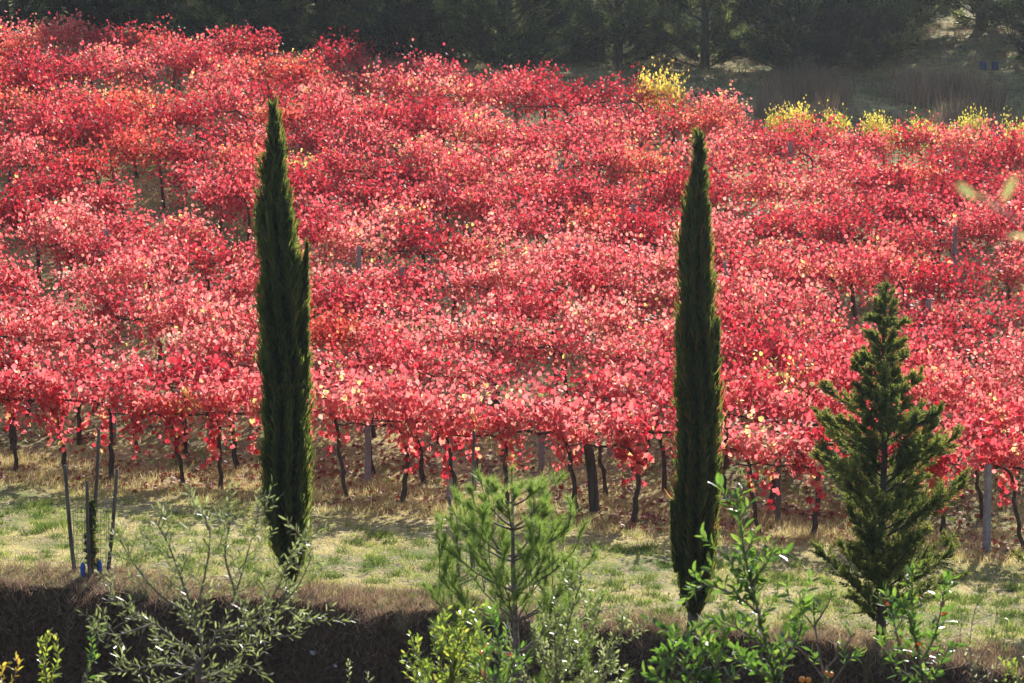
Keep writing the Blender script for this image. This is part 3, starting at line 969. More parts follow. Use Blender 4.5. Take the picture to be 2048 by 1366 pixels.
# ------------------------------------------------------------------ generic conifer with branches
def conifer_meshes(h, prof, nb, sprays, seed, mat, lspr=.09, wspr=.02, up=.75, trunk_r=.06, h0=.1, droop=0.0, bark=M_DWOOD, keepout=None, clus=.05, tw=.6, vary=.55, far_=False):
    """prof(t) -> branch length at relative height t. returns meshes trunk, branches, foliage"""
    rng = np.random.default_rng(seed)
    mt = MB(); mt.tube(wob((0, 0, -.3), (0, 0, h), 8, h * .004, random.Random(seed)), [trunk_r * 1.2 * (1 - i / 8.2) for i in range(8)], 8)
    mbr = MB()
    PP = []; DD = []; TT = []
    per = int(sprays / nb)
    for i in range(nb):
        t = h0 + (0.995 - h0) * (i + rng.random()) / nb
        L = prof(t) * rng.uniform(vary, 1.15)
        a = i * 2.39996 + rng.uniform(-.5, .5)
        e = up * rng.uniform(.7, 1.25)
        d = np.array([math.cos(a), math.sin(a), e]); d /= np.linalg.norm(d)
        p = np.array([0, 0, t * h])
        pts = [p.copy()]
        for k in range(6):
            p = p + d * L / 6
            d = d + np.array([0, 0, .05 - droop]) + rng.normal(0, .05, 3); d /= np.linalg.norm(d)
            pts.append(p.copy())
        pts = np.array(pts)
        r0 = max(.004, trunk_r * .28 * (L / max(prof(.3), .1)))
        mbr.tube([tuple(q) for q in pts[::2]] , [r0, r0 * .7, r0 * .45, r0 * .2], 4, False)
        m = int(per * (L / max(prof(.3), .1)) * 1.3) + 30
        # twiglets along the branch, each a small plume
        nt_ = max(4, int(L / clus * 1.3))
        tt = rng.uniform(.12, 1, nt_)
        ip = np.stack([np.interp(tt * 6, np.arange(7), pts[:, c]) for c in range(3)], 1)
        dirb = norm(pts[-1] - pts[0])
        td = norm(dirb[None] * 1.0 + rng.normal(0, tw, (nt_, 3)) + np.array([0, 0, .25]))
        tl = L * .30 * (1.15 - tt) + clus * 1.6
        j = rng.integers(0, nt_, m); s = rng.random(m)
        P = ip[j] + td[j] * (tl[j] * s)[:, None] + rng.normal(0, clus * .22, (m, 3))
        D = td[j] + rng.normal(0, .38, (m, 3))
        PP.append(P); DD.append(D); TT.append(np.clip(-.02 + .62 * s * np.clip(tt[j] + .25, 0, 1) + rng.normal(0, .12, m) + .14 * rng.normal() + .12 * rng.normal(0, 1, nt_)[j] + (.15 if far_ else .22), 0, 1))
    P = np.concatenate(PP); D = np.concatenate(DD); T_ = np.concatenate(TT)
    ok = P[:, 2] > .03
    P, D, T_ = P[ok], D[ok], T_[ok]
    n = len(P)
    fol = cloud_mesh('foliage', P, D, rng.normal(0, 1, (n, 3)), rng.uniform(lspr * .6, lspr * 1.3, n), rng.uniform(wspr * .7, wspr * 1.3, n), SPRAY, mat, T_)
    return mt.mesh('trunk', bark), mbr.mesh('branches', bark), fol


def put_tree(name, loc, meshes, label, cat, group=None, s=1, rz=0):
    root = empty(name, loc, label, cat, group, rz)
    root.scale = (s, s, s)
    link('trunk', meshes[0], root); link('branches', meshes[1], root, 'stuff'); link('foliage', meshes[2], root, 'stuff')
    return root


b = ground_hit(1762, 1290)
ph = at(1770, 575, b.y).z - b.z
cprof = lambda t: np.interp(t, [0, .08, .2, .45, .55, .7, .8, .9, 1.0], [.7, 1.0, 1.15, 1.18, .98, .58, .38, .20, .02])
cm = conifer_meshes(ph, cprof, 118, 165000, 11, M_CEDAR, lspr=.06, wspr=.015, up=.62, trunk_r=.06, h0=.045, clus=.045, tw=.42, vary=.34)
put_tree('conifer_tree', b, cm, 'bushy green conifer with upswept branches at right before the vines', 'conifer tree', rz=.4)
# neighbour at the right edge
cprof2 = lambda t: np.interp(t, [0, .3, .7, 1.0], [.6, .75, .4, .02])
cm2 = conifer_meshes(1.5, cprof2, 70, 34000, 12, M_CEDAR, lspr=.055, wspr=.014, up=.8, trunk_r=.035, h0=.05, clus=.045)
b2 = ground_hit(2128, 1262)
put_tree('conifer_tree', b2, cm2, 'small conifer whose branch tips reach in at the right edge', 'conifer tree')


# ------------------------------------------------------------------ dark trees behind
def farprof(sc):
    return lambda t: sc * np.interp(t, [0, .08, .25, .6, .85, 1.0], [2.0, 2.3, 2.2, 1.6, .8, .08])


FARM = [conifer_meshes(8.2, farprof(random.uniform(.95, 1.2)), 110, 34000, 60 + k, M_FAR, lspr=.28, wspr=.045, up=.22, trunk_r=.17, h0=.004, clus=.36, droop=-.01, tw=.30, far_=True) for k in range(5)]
far = []
fi = 0
flabels = ['between the gaps', '']
fxs = list(np.arange(-27, 26, 2.9))
for i, u in enumerate(fxs):
    uu = u + random.uniform(-.5, .5); vv = 41 + random.uniform(-1.2, 1.2)
    if u < -9: vv = 37 + random.uniform(-1, 1)
    x, y = uv_to_xy(uu, vv)
    px, py = px_of((x, y, ground(x, y) + 1))
    if abs(px - 1965) < 26: continue
    far.append((x, y, px, 'front'))
for i, u in enumerate(np.arange(-30, 34, 4.4)):
    x, y = uv_to_xy(u + random.uniform(-.7, .7), 48 + random.uniform(-1.5, 1.5))
    px, py = px_of((x, y, ground(x, y) + 1))
    if 1150 < px < 1680: continue
    far.append((x, y, px, 'back'))
belt = {}
for i, (x, y, px, lay) in enumerate(far):
    part = 'upper left' if px < 700 else ('upper middle' if px < 1400 else 'upper right')
    belt[lay] = belt.get(lay, 0) + 1
    lab = f"dark shaded conifer in the {'front' if lay == 'front' else 'rear'} line of the top tree belt, {ORD[belt[lay]]} from the left"
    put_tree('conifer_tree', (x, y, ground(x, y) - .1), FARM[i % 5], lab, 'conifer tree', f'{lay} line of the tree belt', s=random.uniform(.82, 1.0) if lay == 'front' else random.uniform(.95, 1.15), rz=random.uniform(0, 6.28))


def round_tree_meshes(seed, mat, zc=2.0, R_=1.0, n=12000):
    rng = np.random.default_rng(seed); rnd = random.Random(seed)
    mt = MB(); mt.tube(wob((0, 0, -.3), (0, 0, zc * 1.1), 5, .06, rnd), [.16, .14, .12, .10, .08], 7)
    mb = MB(); C = []
    for k in range(22):
        a = rnd.uniform(0, 6.28); e = rnd.uniform(-.1, 1.3); L = rnd.uniform(1.2, 2.6) * R_
        p1 = Vector((math.cos(a) * math.cos(e), math.sin(a) * math.cos(e), math.sin(e))) * L + Vector((0, 0, zc))
        mb.tube(wob((0, 0, rnd.uniform(.5, 1.1) * zc), p1, 5, .08, rnd), [.05, .04, .03, .02, .01], 4, False); C.append(p1)
    C = np.array([tuple(c) for c in C])
    j = rng.integers(0, len(C), n); P = C[j] + rng.normal(0, .42 * R_, (n, 3)); P[:, 2] = np.abs(P[:, 2])
    fol = cloud_mesh('foliage', P, rng.normal(0, 1, (n, 3)), rng.normal(0, 1, (n, 3)), rng.uniform(.08, .16, n), .09, SPRAY, mat)
    return mt.mesh('trunk', M_DWOOD), mb.mesh('branches', M_DWOOD), fol


RT = [round_tree_meshes(5, M_FARLIT), round_tree_meshes(6, M_FARLIT)]
for i, (px, Y) in enumerate([(560, 104), (1230, 92), (1400, 94), (1540, 93), (1660, 95), (1860, 97), (900, 98)]):
    p = at(px, 100, Y); z = ground(p.x, p.y)
    put_tree('broadleaf_tree', (p.x, p.y, z - .2), RT[i % 2], 'sunlit yellow green tree behind the dark belt, ' + ORD[[0, 4, 1, 2, 3, 5, 6][i] + 1].replace('zeroth', 'first') + ' one to the rear', 'tree', 'sunlit trees behind the belt', s=random.uniform(1, 1.3), rz=random.uniform(0, 6))

BU = [round_tree_meshes(15, M_FAR, .35, .55, 16000), round_tree_meshes(16, M_FAR, .3, .5, 16000)]
for i, u in enumerate(np.arange(-20, -6, 2.0)):
    x, y = uv_to_xy(u + random.uniform(-.4, .4), 39.6 + random.uniform(-1.2, 1.5))
    px, py = px_of((x, y, ground(x, y)))
    if abs(px - 1450) < 30 or not -60 < px < 2100: continue
    put_tree('bush', (x, y, ground(x, y) - .1), BU[i % 2], f'dark low undergrowth bush at the foot of the tree belt, {ORD[i + 1]} from the left', 'bush', 'undergrowth along the tree belt', s=random.uniform(.7, 1.2), rz=random.uniform(0, 6))

# ------------------------------------------------------------------ shrubs of the foreground
def bz(P, n=10):
    """smooth polyline through pixel based points"""
    P = [Vector(p) for p in P]; out = []
    for i in range(len(P) - 1):
        p0 = P[max(i - 1, 0)]; p1 = P[i]; p2 = P[i + 1]; p3 = P[min(i + 2, len(P) - 1)]
        for k in range(n):
            t = k / n
            out.append(.5 * ((2 * p1) + (-p0 + p2) * t + (2 * p0 - 5 * p1 + 4 * p2 - p3) * t * t + (-p0 + 3 * p1 - 3 * p2 + p3) * t ** 3))
    out.append(P[-1])
    return out


def shrub(name, Y, stems, label, cat, mat, T, leaf, asp, bark=M_TWIG, ntw=6, twl=.22, gap=.02, singles=300, seed=1, r0=.012, depth=.25,
          angle=.9, alt_mat=None, alt_p=0, sub=0, cover=1.0, leafy=.0, key=None, single_min=0):
    """stems: list of pixel polylines; side twigs are grown along them; leaves sit on all of them"""
    rnd = random.Random(seed)
    first = at(stems[0][0][0], stems[0][0][1], Y)
    base = Vector((first.x, Y, ground(first.x, Y) - .05))
    root = empty(name, base, label, cat)
    bark_mb = MB(); carriers = []
    for si, st in enumerate(stems):
        yo = 0 if si == 0 else rnd.uniform(-depth, depth)
        pts = []
        for i, (x, y) in enumerate(st):
            f = i / (len(st) - 1)
            pts.append(at(x, y, Y + yo * f) - base)
        if si == 0: pts = [Vector((pts[0].x * .5, 0, .0))] + pts
        pl = bz(pts, 6)
        rr = r0 if si == 0 else r0 * .6
        n = len(pl)
        bark_mb.tube(pl, [rr * (1 - .8 * i / n) for i in range(n)], 5, False)
        if si == 0:
            pl_v = [p for p in pl if p.z > pts[1].z]
        else:
            pl_v = pl
        if not pl_v: pl_v = pl
        carriers.append((pl_v, leafy))
        tot = len(pl_v)
        lv = sum((pl_v[i + 1] - pl_v[i]).length for i in range(tot - 1))
        nt_ = max(2, int(ntw * lv / .6))
        for k in range(nt_):
            i = int(tot * (.12 + .86 * (k + rnd.random()) / nt_)); i = min(i, tot - 2)
            d0 = (pl_v[i + 1] - pl_v[i]).normalized()
            az = rnd.uniform(0, 6.28)
            o1 = d0.orthogonal().normalized(); o2 = d0.cross(o1)
            d = (d0 * rnd.uniform(.5, 1) + (o1 * math.cos(az) + o2 * math.sin(az)) * angle + Vector((0, 0, .25))).normalized()
            L = twl * rnd.uniform(.4, 1.2)
            p = pl_v[i].copy(); tp = [p.copy()]
            for q in range(4):
                p = p + d * L / 4; d = (d + Vector((rnd.uniform(-.15, .15), rnd.uniform(-.15, .15), .10 + rnd.uniform(-.1, .15)))).normalized(); tp.append(p.copy())
            bark_mb.tube(tp, [rr * .35, rr * .3, rr * .22, rr * .16, rr * .08], 4, False)
            carriers.append((tp, 0))
            for s_ in range(sub):
                j = rnd.randint(1, 3); d = ((tp[j + 1] - tp[j]).normalized() + Vector((rnd.gauss(0, .7), rnd.gauss(0, .7), rnd.gauss(.2, .5)))).normalized()
                q = [tp[j], tp[j] + d * L * .3, tp[j] + d * L * .55 + Vector((0, 0, .02))]
                bark_mb.tube(q, [rr * .2, rr * .14, rr * .07], 3, False); carriers.append((q, 0))
    LV = []
    for pl, t0 in carriers:
        lv = [0]
        for i in range(len(pl) - 1): lv.append(lv[-1] + (pl[i + 1] - pl[i]).length)
        s = t0 * lv[-1] + rnd.uniform(0, gap); az = rnd.uniform(0, 6)
        while s < lv[-1]:
            i = max(k for k in range(len(lv)) if lv[k] <= s); i = min(i, len(pl) - 2)
            f = (s - lv[i]) / max(lv[i + 1] - lv[i], 1e-6)
            p = pl[i].lerp(pl[i + 1], f); d0 = (pl[i + 1] - pl[i]).normalized()
            o1 = d0.orthogonal().normalized(); o2 = d0.cross(o1)
            az += 2.4 + rnd.uniform(-.3, .3)
            out = o1 * math.cos(az) + o2 * math.sin(az)
            sp = rnd.uniform(.5, 1.3)
            d = (d0 * (1.1 if s < lv[-1] * .85 else 1.8) * rnd.uniform(.6, 1.2) + out * sp).normalized()
            nrm = (d0 - d * d.dot(d0) + Vector((rnd.gauss(0, .35), rnd.gauss(0, .35), rnd.gauss(0, .35)))).normalized()
            if rnd.random() < cover: LV.append((p + out * leaf * .06, d, nrm, leaf * rnd.uniform(.65, 1.15)))
            s += gap * rnd.uniform(.6, 1.4)
    rnd.shuffle(LV)
    link('branches', bark_mb.mesh('branches', bark), root)
    key = key or name + str(seed)
    lm = single_leaf(T, key, mat, asp)
    la = single_leaf(T, key + 'alt', alt_mat, asp) if alt_mat else None
    # the individual ones are those that show in the frame
    vis = []; rest = []
    for l in LV:
        w_ = base + l[0]; q = px_of(w_)
        (vis if (-10 < q[0] < 2058 and q[1] < 1376) else rest).append(l)
    for l in vis[:singles]:
        use = la if (la and rnd.random() < alt_p) else lm
        place_leaf(use, l[0], l[1], l[2], l[3], root, rnd)
    rest = [l for l in vis[singles:] + rest]
    if rest:
        P = [tuple(l[0]) for l in rest]; D = [tuple(l[1]) for l in rest]; N = [tuple(l[2]) for l in rest]; Ls = np.array([l[3] for l in rest])
        link('foliage', cloud_mesh('foliage', P, D, N, Ls, Ls * asp, T, mat), root, 'stuff')
    return root, len(LV)


cnt = []
# young olive tree
cnt.append(shrub('olive_tree', 12.6, [
    [(395, 1420), (398, 1366), (405, 1300), (385, 1220), (360, 1150), (335, 1085), (310, 1040)],
    [(405, 1310), (450, 1240), (480, 1160), (500, 1090), (520, 1020)],
    [(400, 1320), (340, 1270), (280, 1230), (215, 1200)],
    [(420, 1300), (480, 1250), (540, 1200), (575, 1130), (600, 1060)],
    [(440, 1260), (520, 1240), (590, 1180), (625, 1110)],
    [(400, 1340), (330, 1330), (260, 1340), (195, 1355)],
    [(385, 1230), (320, 1190), (270, 1130), (240, 1080)],
    [(390, 1240), (410, 1150), (420, 1070), (400, 1010)],
    [(470, 1180), (450, 1110), (460, 1040), (450, 1000)],
    [(430, 1290), (500, 1290), (560, 1260), (620, 1230)],
    [(300, 1250), (230, 1270), (180, 1250)],
    [(400, 1360), (450, 1340), (520, 1330)],
    [(400, 1330), (350, 1360), (300, 1390)]],
    'young olive tree with sparse silvery green leaves at lower left', 'olive tree', M_OLIVE, OLIVE, .047, .21,
    ntw=9, twl=.17, gap=.0185, singles=300, seed=3, r0=.013, depth=.45, angle=1.1, sub=2)[1])
# laurels
cnt.append(shrub('laurel_bush', 12.8, [
    [(1560, 1440), (1550, 1366), (1528, 1270), (1508, 1190), (1490, 1110), (1480, 1040), (1474, 1000)],
    [(1515, 1225), (1470, 1190), (1420, 1172), (1385, 1175)],
    [(1500, 1170), (1530, 1130), (1545, 1105)],
    [(1535, 1300), (1480, 1260), (1430, 1240)],
    [(1545, 1340), (1590, 1290), (1605, 1240), (1600, 1200)],
    [(1510, 1200), (1470, 1140), (1455, 1110)],
    [(1550, 1370), (1500, 1330), (1440, 1310), (1400, 1290)]],
    'tall glossy laurel bush with upright leafy shoot left of the bushy conifer', 'laurel bush', M_LAUREL, LAUREL, .072, .38,
    ntw=10, twl=.17, gap=.019, singles=300, seed=5, r0=.014, depth=.2)[1])
cnt.append(shrub('laurel_bush', 12.2, [
    [(1420, 1440), (1410, 1380), (1390, 1320), (1340, 1260)],
    [(1415, 1400), (1370, 1340), (1320, 1300)], [(1420, 1400), (1430, 1340), (1450, 1290)], [(1420, 1410), (1470, 1350), (1500, 1320)],
    [(1400, 1410), (1350, 1380), (1310, 1350)]],
    'low glossy laurel bush below the right cypress at the bottom edge', 'laurel bush', M_LAUREL, LAUREL, .070, .38, ntw=9, twl=.14, gap=.020, singles=300, seed=6, r0=.012, depth=.2)[1])
cnt.append(shrub('laurel_bush', 13.2, [
    [(1850, 1450), (1845, 1366), (1835, 1290), (1825, 1200), (1825, 1140)],
    [(1840, 1330), (1870, 1270), (1885, 1200), (1890, 1165)],
    [(1840, 1340), (1800, 1290), (1785, 1220), (1780, 1195)], [(1845, 1370), (1790, 1330), (1760, 1280)], [(1835, 1300), (1820, 1240), (1800, 1200)],
    [(1850, 1390), (1880, 1330), (1900, 1290)]],
    'laurel bush with some rusty red leaves at lower right', 'laurel bush', M_LAUREL, LAUREL, .062, .38, ntw=11, twl=.10, gap=.018, singles=300, seed=7, r0=.012,
    depth=.2, alt_mat=M_LAURELRED, alt_p=.05)[1])
# strawberry tree like shrub with fruit
sb, c_ = shrub('fruiting_shrub', 14.0, [
    [(1655, 1450), (1650, 1366), (1635, 1290), (1628, 1230), (1625, 1190)],
    [(1630, 1250), (1655, 1210), (1665, 1180)], [(1630, 1255), (1600, 1220), (1575, 1195)], [(1650, 1340), (1700, 1280), (1690, 1250)], [(1650, 1360), (1600, 1300), (1560, 1290)],
    [(1655, 1380), (1690, 1330), (1720, 1300)]],
    'thin shrub with tufted leaf ends and orange fruit below the bushy conifer', 'shrub', M_LAUREL, LAUREL, .058, .30, ntw=4, twl=.09, gap=.015, singles=300, seed=8, r0=.011, depth=.15, leafy=.72)
M_FRUIT = solid_mat('orange_fruit', (.55, .16, .03), (.75, .28, .05), 12, .45, .1)
for i, (px, py, r_) in enumerate([(1604, 1359, .019), (1617, 1360, .018), (1662, 1349, .017), (1652, 1346, .013)]):
    mb = MB(); zs = np.linspace(-1, 1, 9)
    mb.tube([(0, 0, z_ * r_) for z_ in zs], [max(.0008, r_ * math.sqrt(1 - z_ * z_) * 1.05) for z_ in zs], 10)
    o = link('fruit', mb.mesh('fruit', M_FRUIT), sb)
    o.location = at(px, py, 13.95) - sb.location
# yellow green bush
cnt.append(shrub('privet_bush', 13.5, [
    [(900, 1450), (905, 1366), (915, 1290), (930, 1230)], [(905, 1370), (870, 1300), (880, 1240)], [(905, 1360), (940, 1290), (955, 1250)],
    [(890, 1400), (850, 1340), (825, 1290)], [(910, 1400), (960, 1350), (965, 1300)], [(900, 1380), (900, 1320), (890, 1260)], [(900, 1420), (840, 1380), (825, 1340)]],
    'yellow green leafy bush at the bottom left of the young pine', 'bush', M_LIME, LAUREL, .042, .42, ntw=15, twl=.13, gap=.014, singles=300, seed=9, r0=.01, depth=.2)[1])
cnt.append(shrub('holm_oak_bush', 13.8, [
    [(1110, 1450), (1115, 1366), (1130, 1280), (1150, 1200), (1165, 1160)], [(1115, 1370), (1170, 1290), (1200, 1220)], [(1115, 1380), (1080, 1310), (1070, 1250)],
    [(1120, 1390), (1200, 1330), (1240, 1270), (1245, 1240)], [(1110, 1400), (1050, 1350), (1020, 1310)], [(1115, 1350), (1110, 1290), (1110, 1230)], [(1120, 1420), (1190, 1370), (1230, 1330)]],
    'grey green small leaved bush with bright glints right of the young pine', 'bush', M_OLIVE, LAUREL, .034, .42, ntw=14, twl=.16, gap=.013, singles=300, seed=10, sub=1, r0=.011, depth=.25)[1])
cnt.append(shrub('laurel_bush', 13.0, [
    [(990, 1450), (990, 1380), (1000, 1320), (995, 1260), (990, 1240)], [(995, 1390), (1030, 1340), (1035, 1300)], [(990, 1400), (960, 1340), (970, 1300)]],
    'small dark laurel with a few orange leaves at the foot of the young pine', 'laurel bush', M_LAUREL, LAUREL, .06, .36, ntw=12, twl=.12, gap=.02, singles=200, seed=12, r0=.009,
    depth=.2, alt_mat=M_LAURELRED, alt_p=.06)[1])
# small ones at lower left
cnt.append(shrub('laurel_bush', 14.5, [
    [(95, 1450), (95, 1380), (92, 1320), (98, 1262)], [(95, 1370), (115, 1320), (112, 1280)], [(95, 1360), (80, 1310), (82, 1280)]],
    'small bright green upright shrub at the lower left corner', 'shrub', M_LIME, LAUREL, .05, .42, ntw=5, twl=.06, gap=.014, singles=160, seed=13, r0=.008, depth=.08)[1])
cnt.append(shrub('laurel_bush', 14.5, [
    [(165, 1450), (170, 1366), (180, 1310), (185, 1250)], [(178, 1310), (200, 1280), (205, 1260)], [(172, 1350), (185, 1325), (192, 1315)]],
    'thin green shrub with bare lower stem beside the olive tree', 'shrub', M_LAUREL, LAUREL, .05, .42, ntw=5, twl=.06, gap=.017, singles=120, seed=14, r0=.007, depth=.08, leafy=.55)[1])
cnt.append(shrub('yellow_shrub', 13.5, [
    [(-5, 1450), (0, 1380), (5, 1330)], [(0, 1390), (30, 1350), (38, 1330)]],
    'little yellow leaved shrub cut by the lower left corner', 'shrub', M_YLEAF, LAUREL, .045, .42, ntw=5, twl=.07, gap=.017, singles=100, seed=15, r0=.007, depth=.08)[1])
for i, (px, py) in enumerate([(697, 1318), (735, 1345)]):
    cnt.append(shrub('shoot', 15.5, [[(px + 4, 1470), (px + 2, 1400), (px, py)]],
                     ['left one of two slim leafy shoots at the bottom edge before the dark bank', 'right one of two slim leafy shoots at the bottom edge before the dark bank'][i],
                     'shoot', M_OLIVE, LAUREL, .035, .4, ntw=5, twl=.05, gap=.014, singles=60, seed=16 + i, r0=.005, depth=.05)[1])
# thin bare twigs and corner leaves at the lower right
cnt.append(shrub('twiggy_shrub', 15.0, [
    [(1945, 1450), (1945, 1366), (1940, 1290), (1950, 1220), (1970, 1190)], [(1945, 1340), (1985, 1270), (1995, 1200)], [(1945, 1350), (1920, 1280), (1930, 1230)],
    [(1950, 1370), (2000, 1320), (2010, 1260)]],
    'thin nearly bare twiggy shrub at the lower right', 'shrub', M_OLIVE, LAUREL, .03, .42, ntw=9, twl=.12, gap=.04, singles=150, seed=20, r0=.006, depth=.15, cover=.5, sub=1)[1])
cnt.append(shrub('privet_bush', 14.0, [
    [(2040, 1450), (2035, 1380), (2030, 1320)], [(2040, 1400), (2060, 1350), (2050, 1320)], [(2035, 1400), (2010, 1360), (2018, 1330)]],
    'yellow green bush cut by the lower right corner', 'bush', M_LIME, LAUREL, .04, .42, ntw=8, twl=.09, gap=.016, singles=150, seed=21, r0=.007, depth=.1)[1])
# very near blurred twig reaching in from the right
cnt.append(shrub('overhanging_tree', 2.3, [
    [(2330, 1000), (2280, 760), (2200, 600), (2130, 520), (2080, 475), (2040, 445), (1990, 420), (1945, 395)], [(2048, 450), (2010, 420), (1985, 390), (1975, 350)]],
    'blurred near twig with large pale leaves reaching in from the right edge', 'branch', M_OLIVE, LAUREL, .044, .28, ntw=0.1, twl=.01, gap=.034, singles=40, seed=27, r0=.002, depth=0.0, leafy=.72)[1])
print('shrub leaves', cnt)


# ------------------------------------------------------------------ young pine
def pine():
    Y = 20.0
    top = at(1024, 935, Y)
    base = Vector((top.x + .05, Y, ground(top.x, Y)))
    root = empty('pine_tree', base, 'young bright green pine with upturned candles at bottom middle', 'pine tree')
    H = top.z - base.z
    mt = MB(); mt.tube([(0, 0, -.3), (.02, 0, H * .3), (0, 0, H * .6), (-.04, 0, H * .8), (-.05, 0, H)], [.06, .05, .035, .022, .006], 7)
    link('trunk', mt.mesh('trunk', M_TWIG), root)
    rnd = random.Random(4)
    shoots = []
    mb = MB()

    def grow(p, d, L, lev, r_):
        pts = [p.copy()]
        for k in range(5):
            p = p + d * L / 5
            d = (d + Vector((rnd.uniform(-.06, .06), rnd.uniform(-.06, .06), .13))).normalized()
            pts.append(p.copy())
        mb.tube(pts, [r_, r_ * .85, r_ * .7, r_ * .55, r_ * .4, r_ * .3], 5, False)
        shoots.append(pts[(2 if lev < 2 else 0):])
        if lev < 2:
            for j in ([2, 3, 3, 4, 4, 5] if lev == 0 else [3, 4]):
                if rnd.random() < .9:
                    a = rnd.uniform(0, 6.28); o = d.orthogonal().normalized(); o2 = d.cross(o)
                    dd = (d + (o * math.cos(a) + o2 * math.sin(a)) * .75 + Vector((0, 0, .25))).normalized()
                    grow(pts[j], dd, L * rnd.uniform(.35, .5), lev + 1, r_ * .5)
    shoots.append([Vector((-.045, 0, H - .22)), Vector((-.05, 0, H - .1)), Vector((-.05, 0, H))])
    for h_, L, nb in [(H - .30, .20, 4), (H - .52, .42, 5), (H - .78, .58, 6), (H - 1.04, .66, 6), (H - 1.3, .74, 6), (H - 1.6, .8, 6), (H - 1.95, .85, 5), (H - 2.4, .9, 5)]:
        a0 = rnd.uniform(0, 6.28)
        for k in range(nb):
            a = a0 + 6.283 * k / nb + rnd.uniform(-.25, .25)
            x = np.interp(h_, [0, H * .3, H * .6, H * .8, H], [0, .02, 0, -.04, -.05])
            grow(Vector((x, 0, h_ + rnd.uniform(-.03, .03))), Vector((math.cos(a), math.sin(a), .35)).normalized(), L * rnd.uniform(.75, 1.1), 0, .012)
    link('branches', mb.mesh('branches', M_TWIG), root, 'stuff')
    rng = np.random.default_rng(9)
    lens = np.array([sum((s[i + 1] - s[i]).length for i in range(len(s) - 1)) for s in shoots])
    n = 80000
    idx = rng.choice(len(shoots), n, p=lens / lens.sum())
    t = rng.uniform(0.05, 1, n) ** .75
    arrs = [np.array([tuple(p) for p in s]) for s in shoots]
    P = np.empty((n, 3)); A = np.empty((n, 3))
    for i in range(n):
        a = arrs[idx[i]]; s = t[i] * (len(a) - 1); k = min(int(s), len(a) - 2); f = s - k
        P[i] = a[k] * (1 - f) + a[k + 1] * f; A[i] = a[k + 1] - a[k]
    A = norm(A)
    o = norm(np.cross(A, rng.normal(0, 1, (n, 3))))
    D = A * rng.uniform(.7, 1.3, n)[:, None] + o * rng.uniform(.35, 1.0, n)[:, None]
    me = cloud_mesh('needles', P, D, rng.normal(0, 1, (n, 3)), rng.uniform(.06, .105, n), .0030, BLADE, M_PINE)
    link('needles', me, root, 'stuff')


pine()


# ------------------------------------------------------------------ stakes and wire cages
def stake_line(px_pts, base_p, r_, mat, parent, name='stake'):
    """px_pts top to bottom"""
    pts = [at(x, y, base_p.y) - base_p for x, y in px_pts][::-1]
    pts = [pts[0] - Vector((0, 0, .25))] + pts
    n = len(pts)
    mb = MB(); mb.tube(bz(pts, 3), [r_ * (1.1 - .25 * i / (3 * n - 3)) for i in range(3 * (n - 1) + 1)], 7)
    return link(name, mb.mesh(name, mat), parent)


def cage(base, stakes, ring_r, h, label, mat=M_WOOD, net=True):
    root = empty('tree_guard', base, label, 'tree guard')
    for k, (pp, dy, r_) in enumerate(stakes):
        b_ = base + Vector((0, dy, 0))
        o = stake_line(pp, b_, r_, mat, root)
        o.location = (0, dy, 0)
    if net:
        mb = MB(); N_ = 14
        for k in range(N_):
            a = 6.283 * k / N_
            mb.tube([(ring_r * math.cos(a), ring_r * math.sin(a), .05), (ring_r * math.cos(a + .05), ring_r * math.sin(a + .05), h)], .0028, 3, False)
        for j in range(15):
            zz = .08 + (h - .1) * j / 14
            mb.tube([(ring_r * math.cos(6.283 * k / 20), ring_r * math.sin(6.283 * k / 20), zz) for k in range(21)], .0024, 3, False)
        link('wire_mesh', mb.mesh('wire_mesh', M_WIRE), root, 'stuff')
    return root


b = ground_hit(184, 1150)
cage(b, [([(130, 930), (136, 1010), (143, 1090), (152, 1165)], .12, .030), ([(174, 962), (175, 1040), (178, 1110), (180, 1168)], -.18, .026),
         ([(198, 858), (194, 950), (188, 1050), (184, 1130)], .05, .028), ([(234, 938), (229, 1010), (222, 1090), (216, 1150)], .1, .028)],
     .25, 1.0, 'wire mesh tree guard tied to four crooked grey stakes at far left')
sm = conifer_meshes(1.0, lambda t: float(np.interp(t, [0, .3, 1], [.08, .10, .01])), 40, 7000, 33, M_CYP, lspr=.06, wspr=.014, up=2.0, trunk_r=.012, h0=.05, clus=.03)
put_tree('cypress_sapling', b, sm, 'small dark cypress sapling inside the staked wire guard', 'sapling')
M_BLUE = solid_mat('blue_plastic', (.02, .10, .42), (.04, .16, .55), 6, .35, .05)
M_WHITE = solid_mat('white_plastic', (.6, .62, .65), (.75, .76, .78), 6, .4, .05)
for i, (px, py) in enumerate([(166, 1158), (199, 1152)]):
    p = ground_hit(px, py - 4)
    e = empty('bottle', p, ['blue plastic bottle at the foot of the sapling, left one', 'blue plastic bottle at the foot of the sapling, right one'][i], 'bottle', 'blue bottles at the wire guard')
    mb = MB(); mb.tube([(0, 0, 0), (0, 0, .01), (0, 0, .15), (0, 0, .18), (0, 0, .195)], [.030, .036, .036, .028, .016], 12)
    link('body', mb.mesh('body', M_BLUE), e)
    mb = MB(); mb.tube([(0, 0, .195), (0, 0, .215)], [.019, .018], 10); link('cap', mb.mesh('cap', M_WHITE), e)
b = ground_hit(940, 1150)
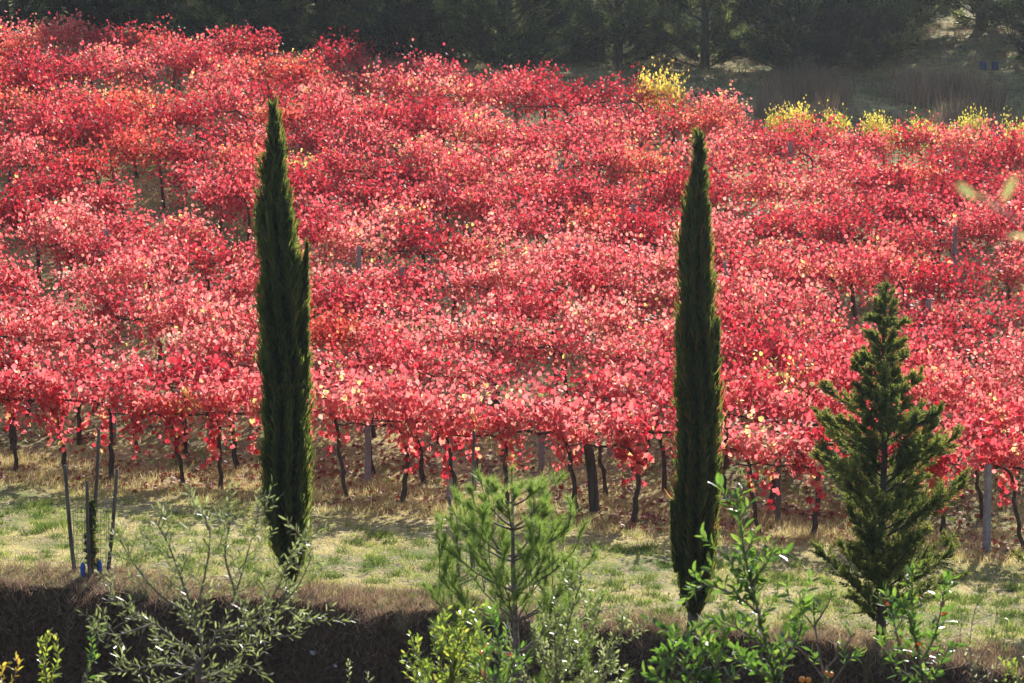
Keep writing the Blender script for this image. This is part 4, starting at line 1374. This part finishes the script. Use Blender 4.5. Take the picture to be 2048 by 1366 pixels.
cage(b, [([(898, 992), (904, 1040), (912, 1100), (920, 1185)], -.15, .026), ([(938, 1003), (940, 1060), (943, 1110), (945, 1155)], -.05, .024),
         ([(948, 862), (946, 960), (946, 1050), (947, 1150)], .2, .024), ([(973, 976), (970, 1040), (968, 1100), (966, 1150)], .15, .026)],
     .22, .8, 'crooked wooden stakes of a tree guard behind the left side of the young pine')

# ------------------------------------------------------------------ odds and ends
M_STONE = solid_mat('pale_stone', (.35, .33, .31), (.6, .58, .55), 9, .9, .4)


def stone(px, py, r_, label, mat=M_STONE, seed=0):
    rng = np.random.default_rng(seed)
    p = ground_hit(px, py)
    mb = MB(); zs = np.linspace(-1, 1, 7)
    mb.tube([(rng.normal(0, .1) * r_, 0, z_ * r_ * .7) for z_ in zs], [max(.003, r_ * math.sqrt(1 - z_ * z_) * rng.uniform(.85, 1.15)) for z_ in zs], 8)
    o = link('stone', mb.mesh('stone', mat, smooth=False)); o.location = p; o.rotation_euler = (.2, .4, rng.uniform(0, 3))
    tag(o, label, 'stone')


stone(626, 1306, .045, 'pale stone lodged in the dark earth bank under the left cypress', seed=1)
stone(672, 1332, .03, 'smaller pale stone lower in the dark earth bank', seed=2)
M_BARREL = solid_mat('blue_barrel', (.01, .025, .12), (.015, .04, .17), 5, .4, .05)
for i, px in enumerate([1966, 1990]):
    p = ground_hit(px, 140)
    e = empty('barrel', p, ['left blue barrel standing in tree shade at upper right', 'right blue barrel standing in tree shade at upper right'][i], 'barrel', 'blue barrels under the trees')
    e.scale = (.75, .75, .65)
    mb = MB(); mb.tube([(0, 0, 0), (0, 0, .03), (0, 0, .12), (0, 0, .135), (0, 0, .15), (0, 0, .26), (0, 0, .275), (0, 0, .29), (0, 0, .38), (0, 0, .4)],
                       [.13, .145, .145, .152, .145, .145, .152, .145, .145, .135], 16)
    link('body', mb.mesh('body', M_BARREL), e)
    mb = MB(); mb.tube([(0, 0, .4), (0, 0, .42)], [.138, .134], 16); link('lid', mb.mesh('lid', M_BARREL), e)
print('objects', len(bpy.data.objects))
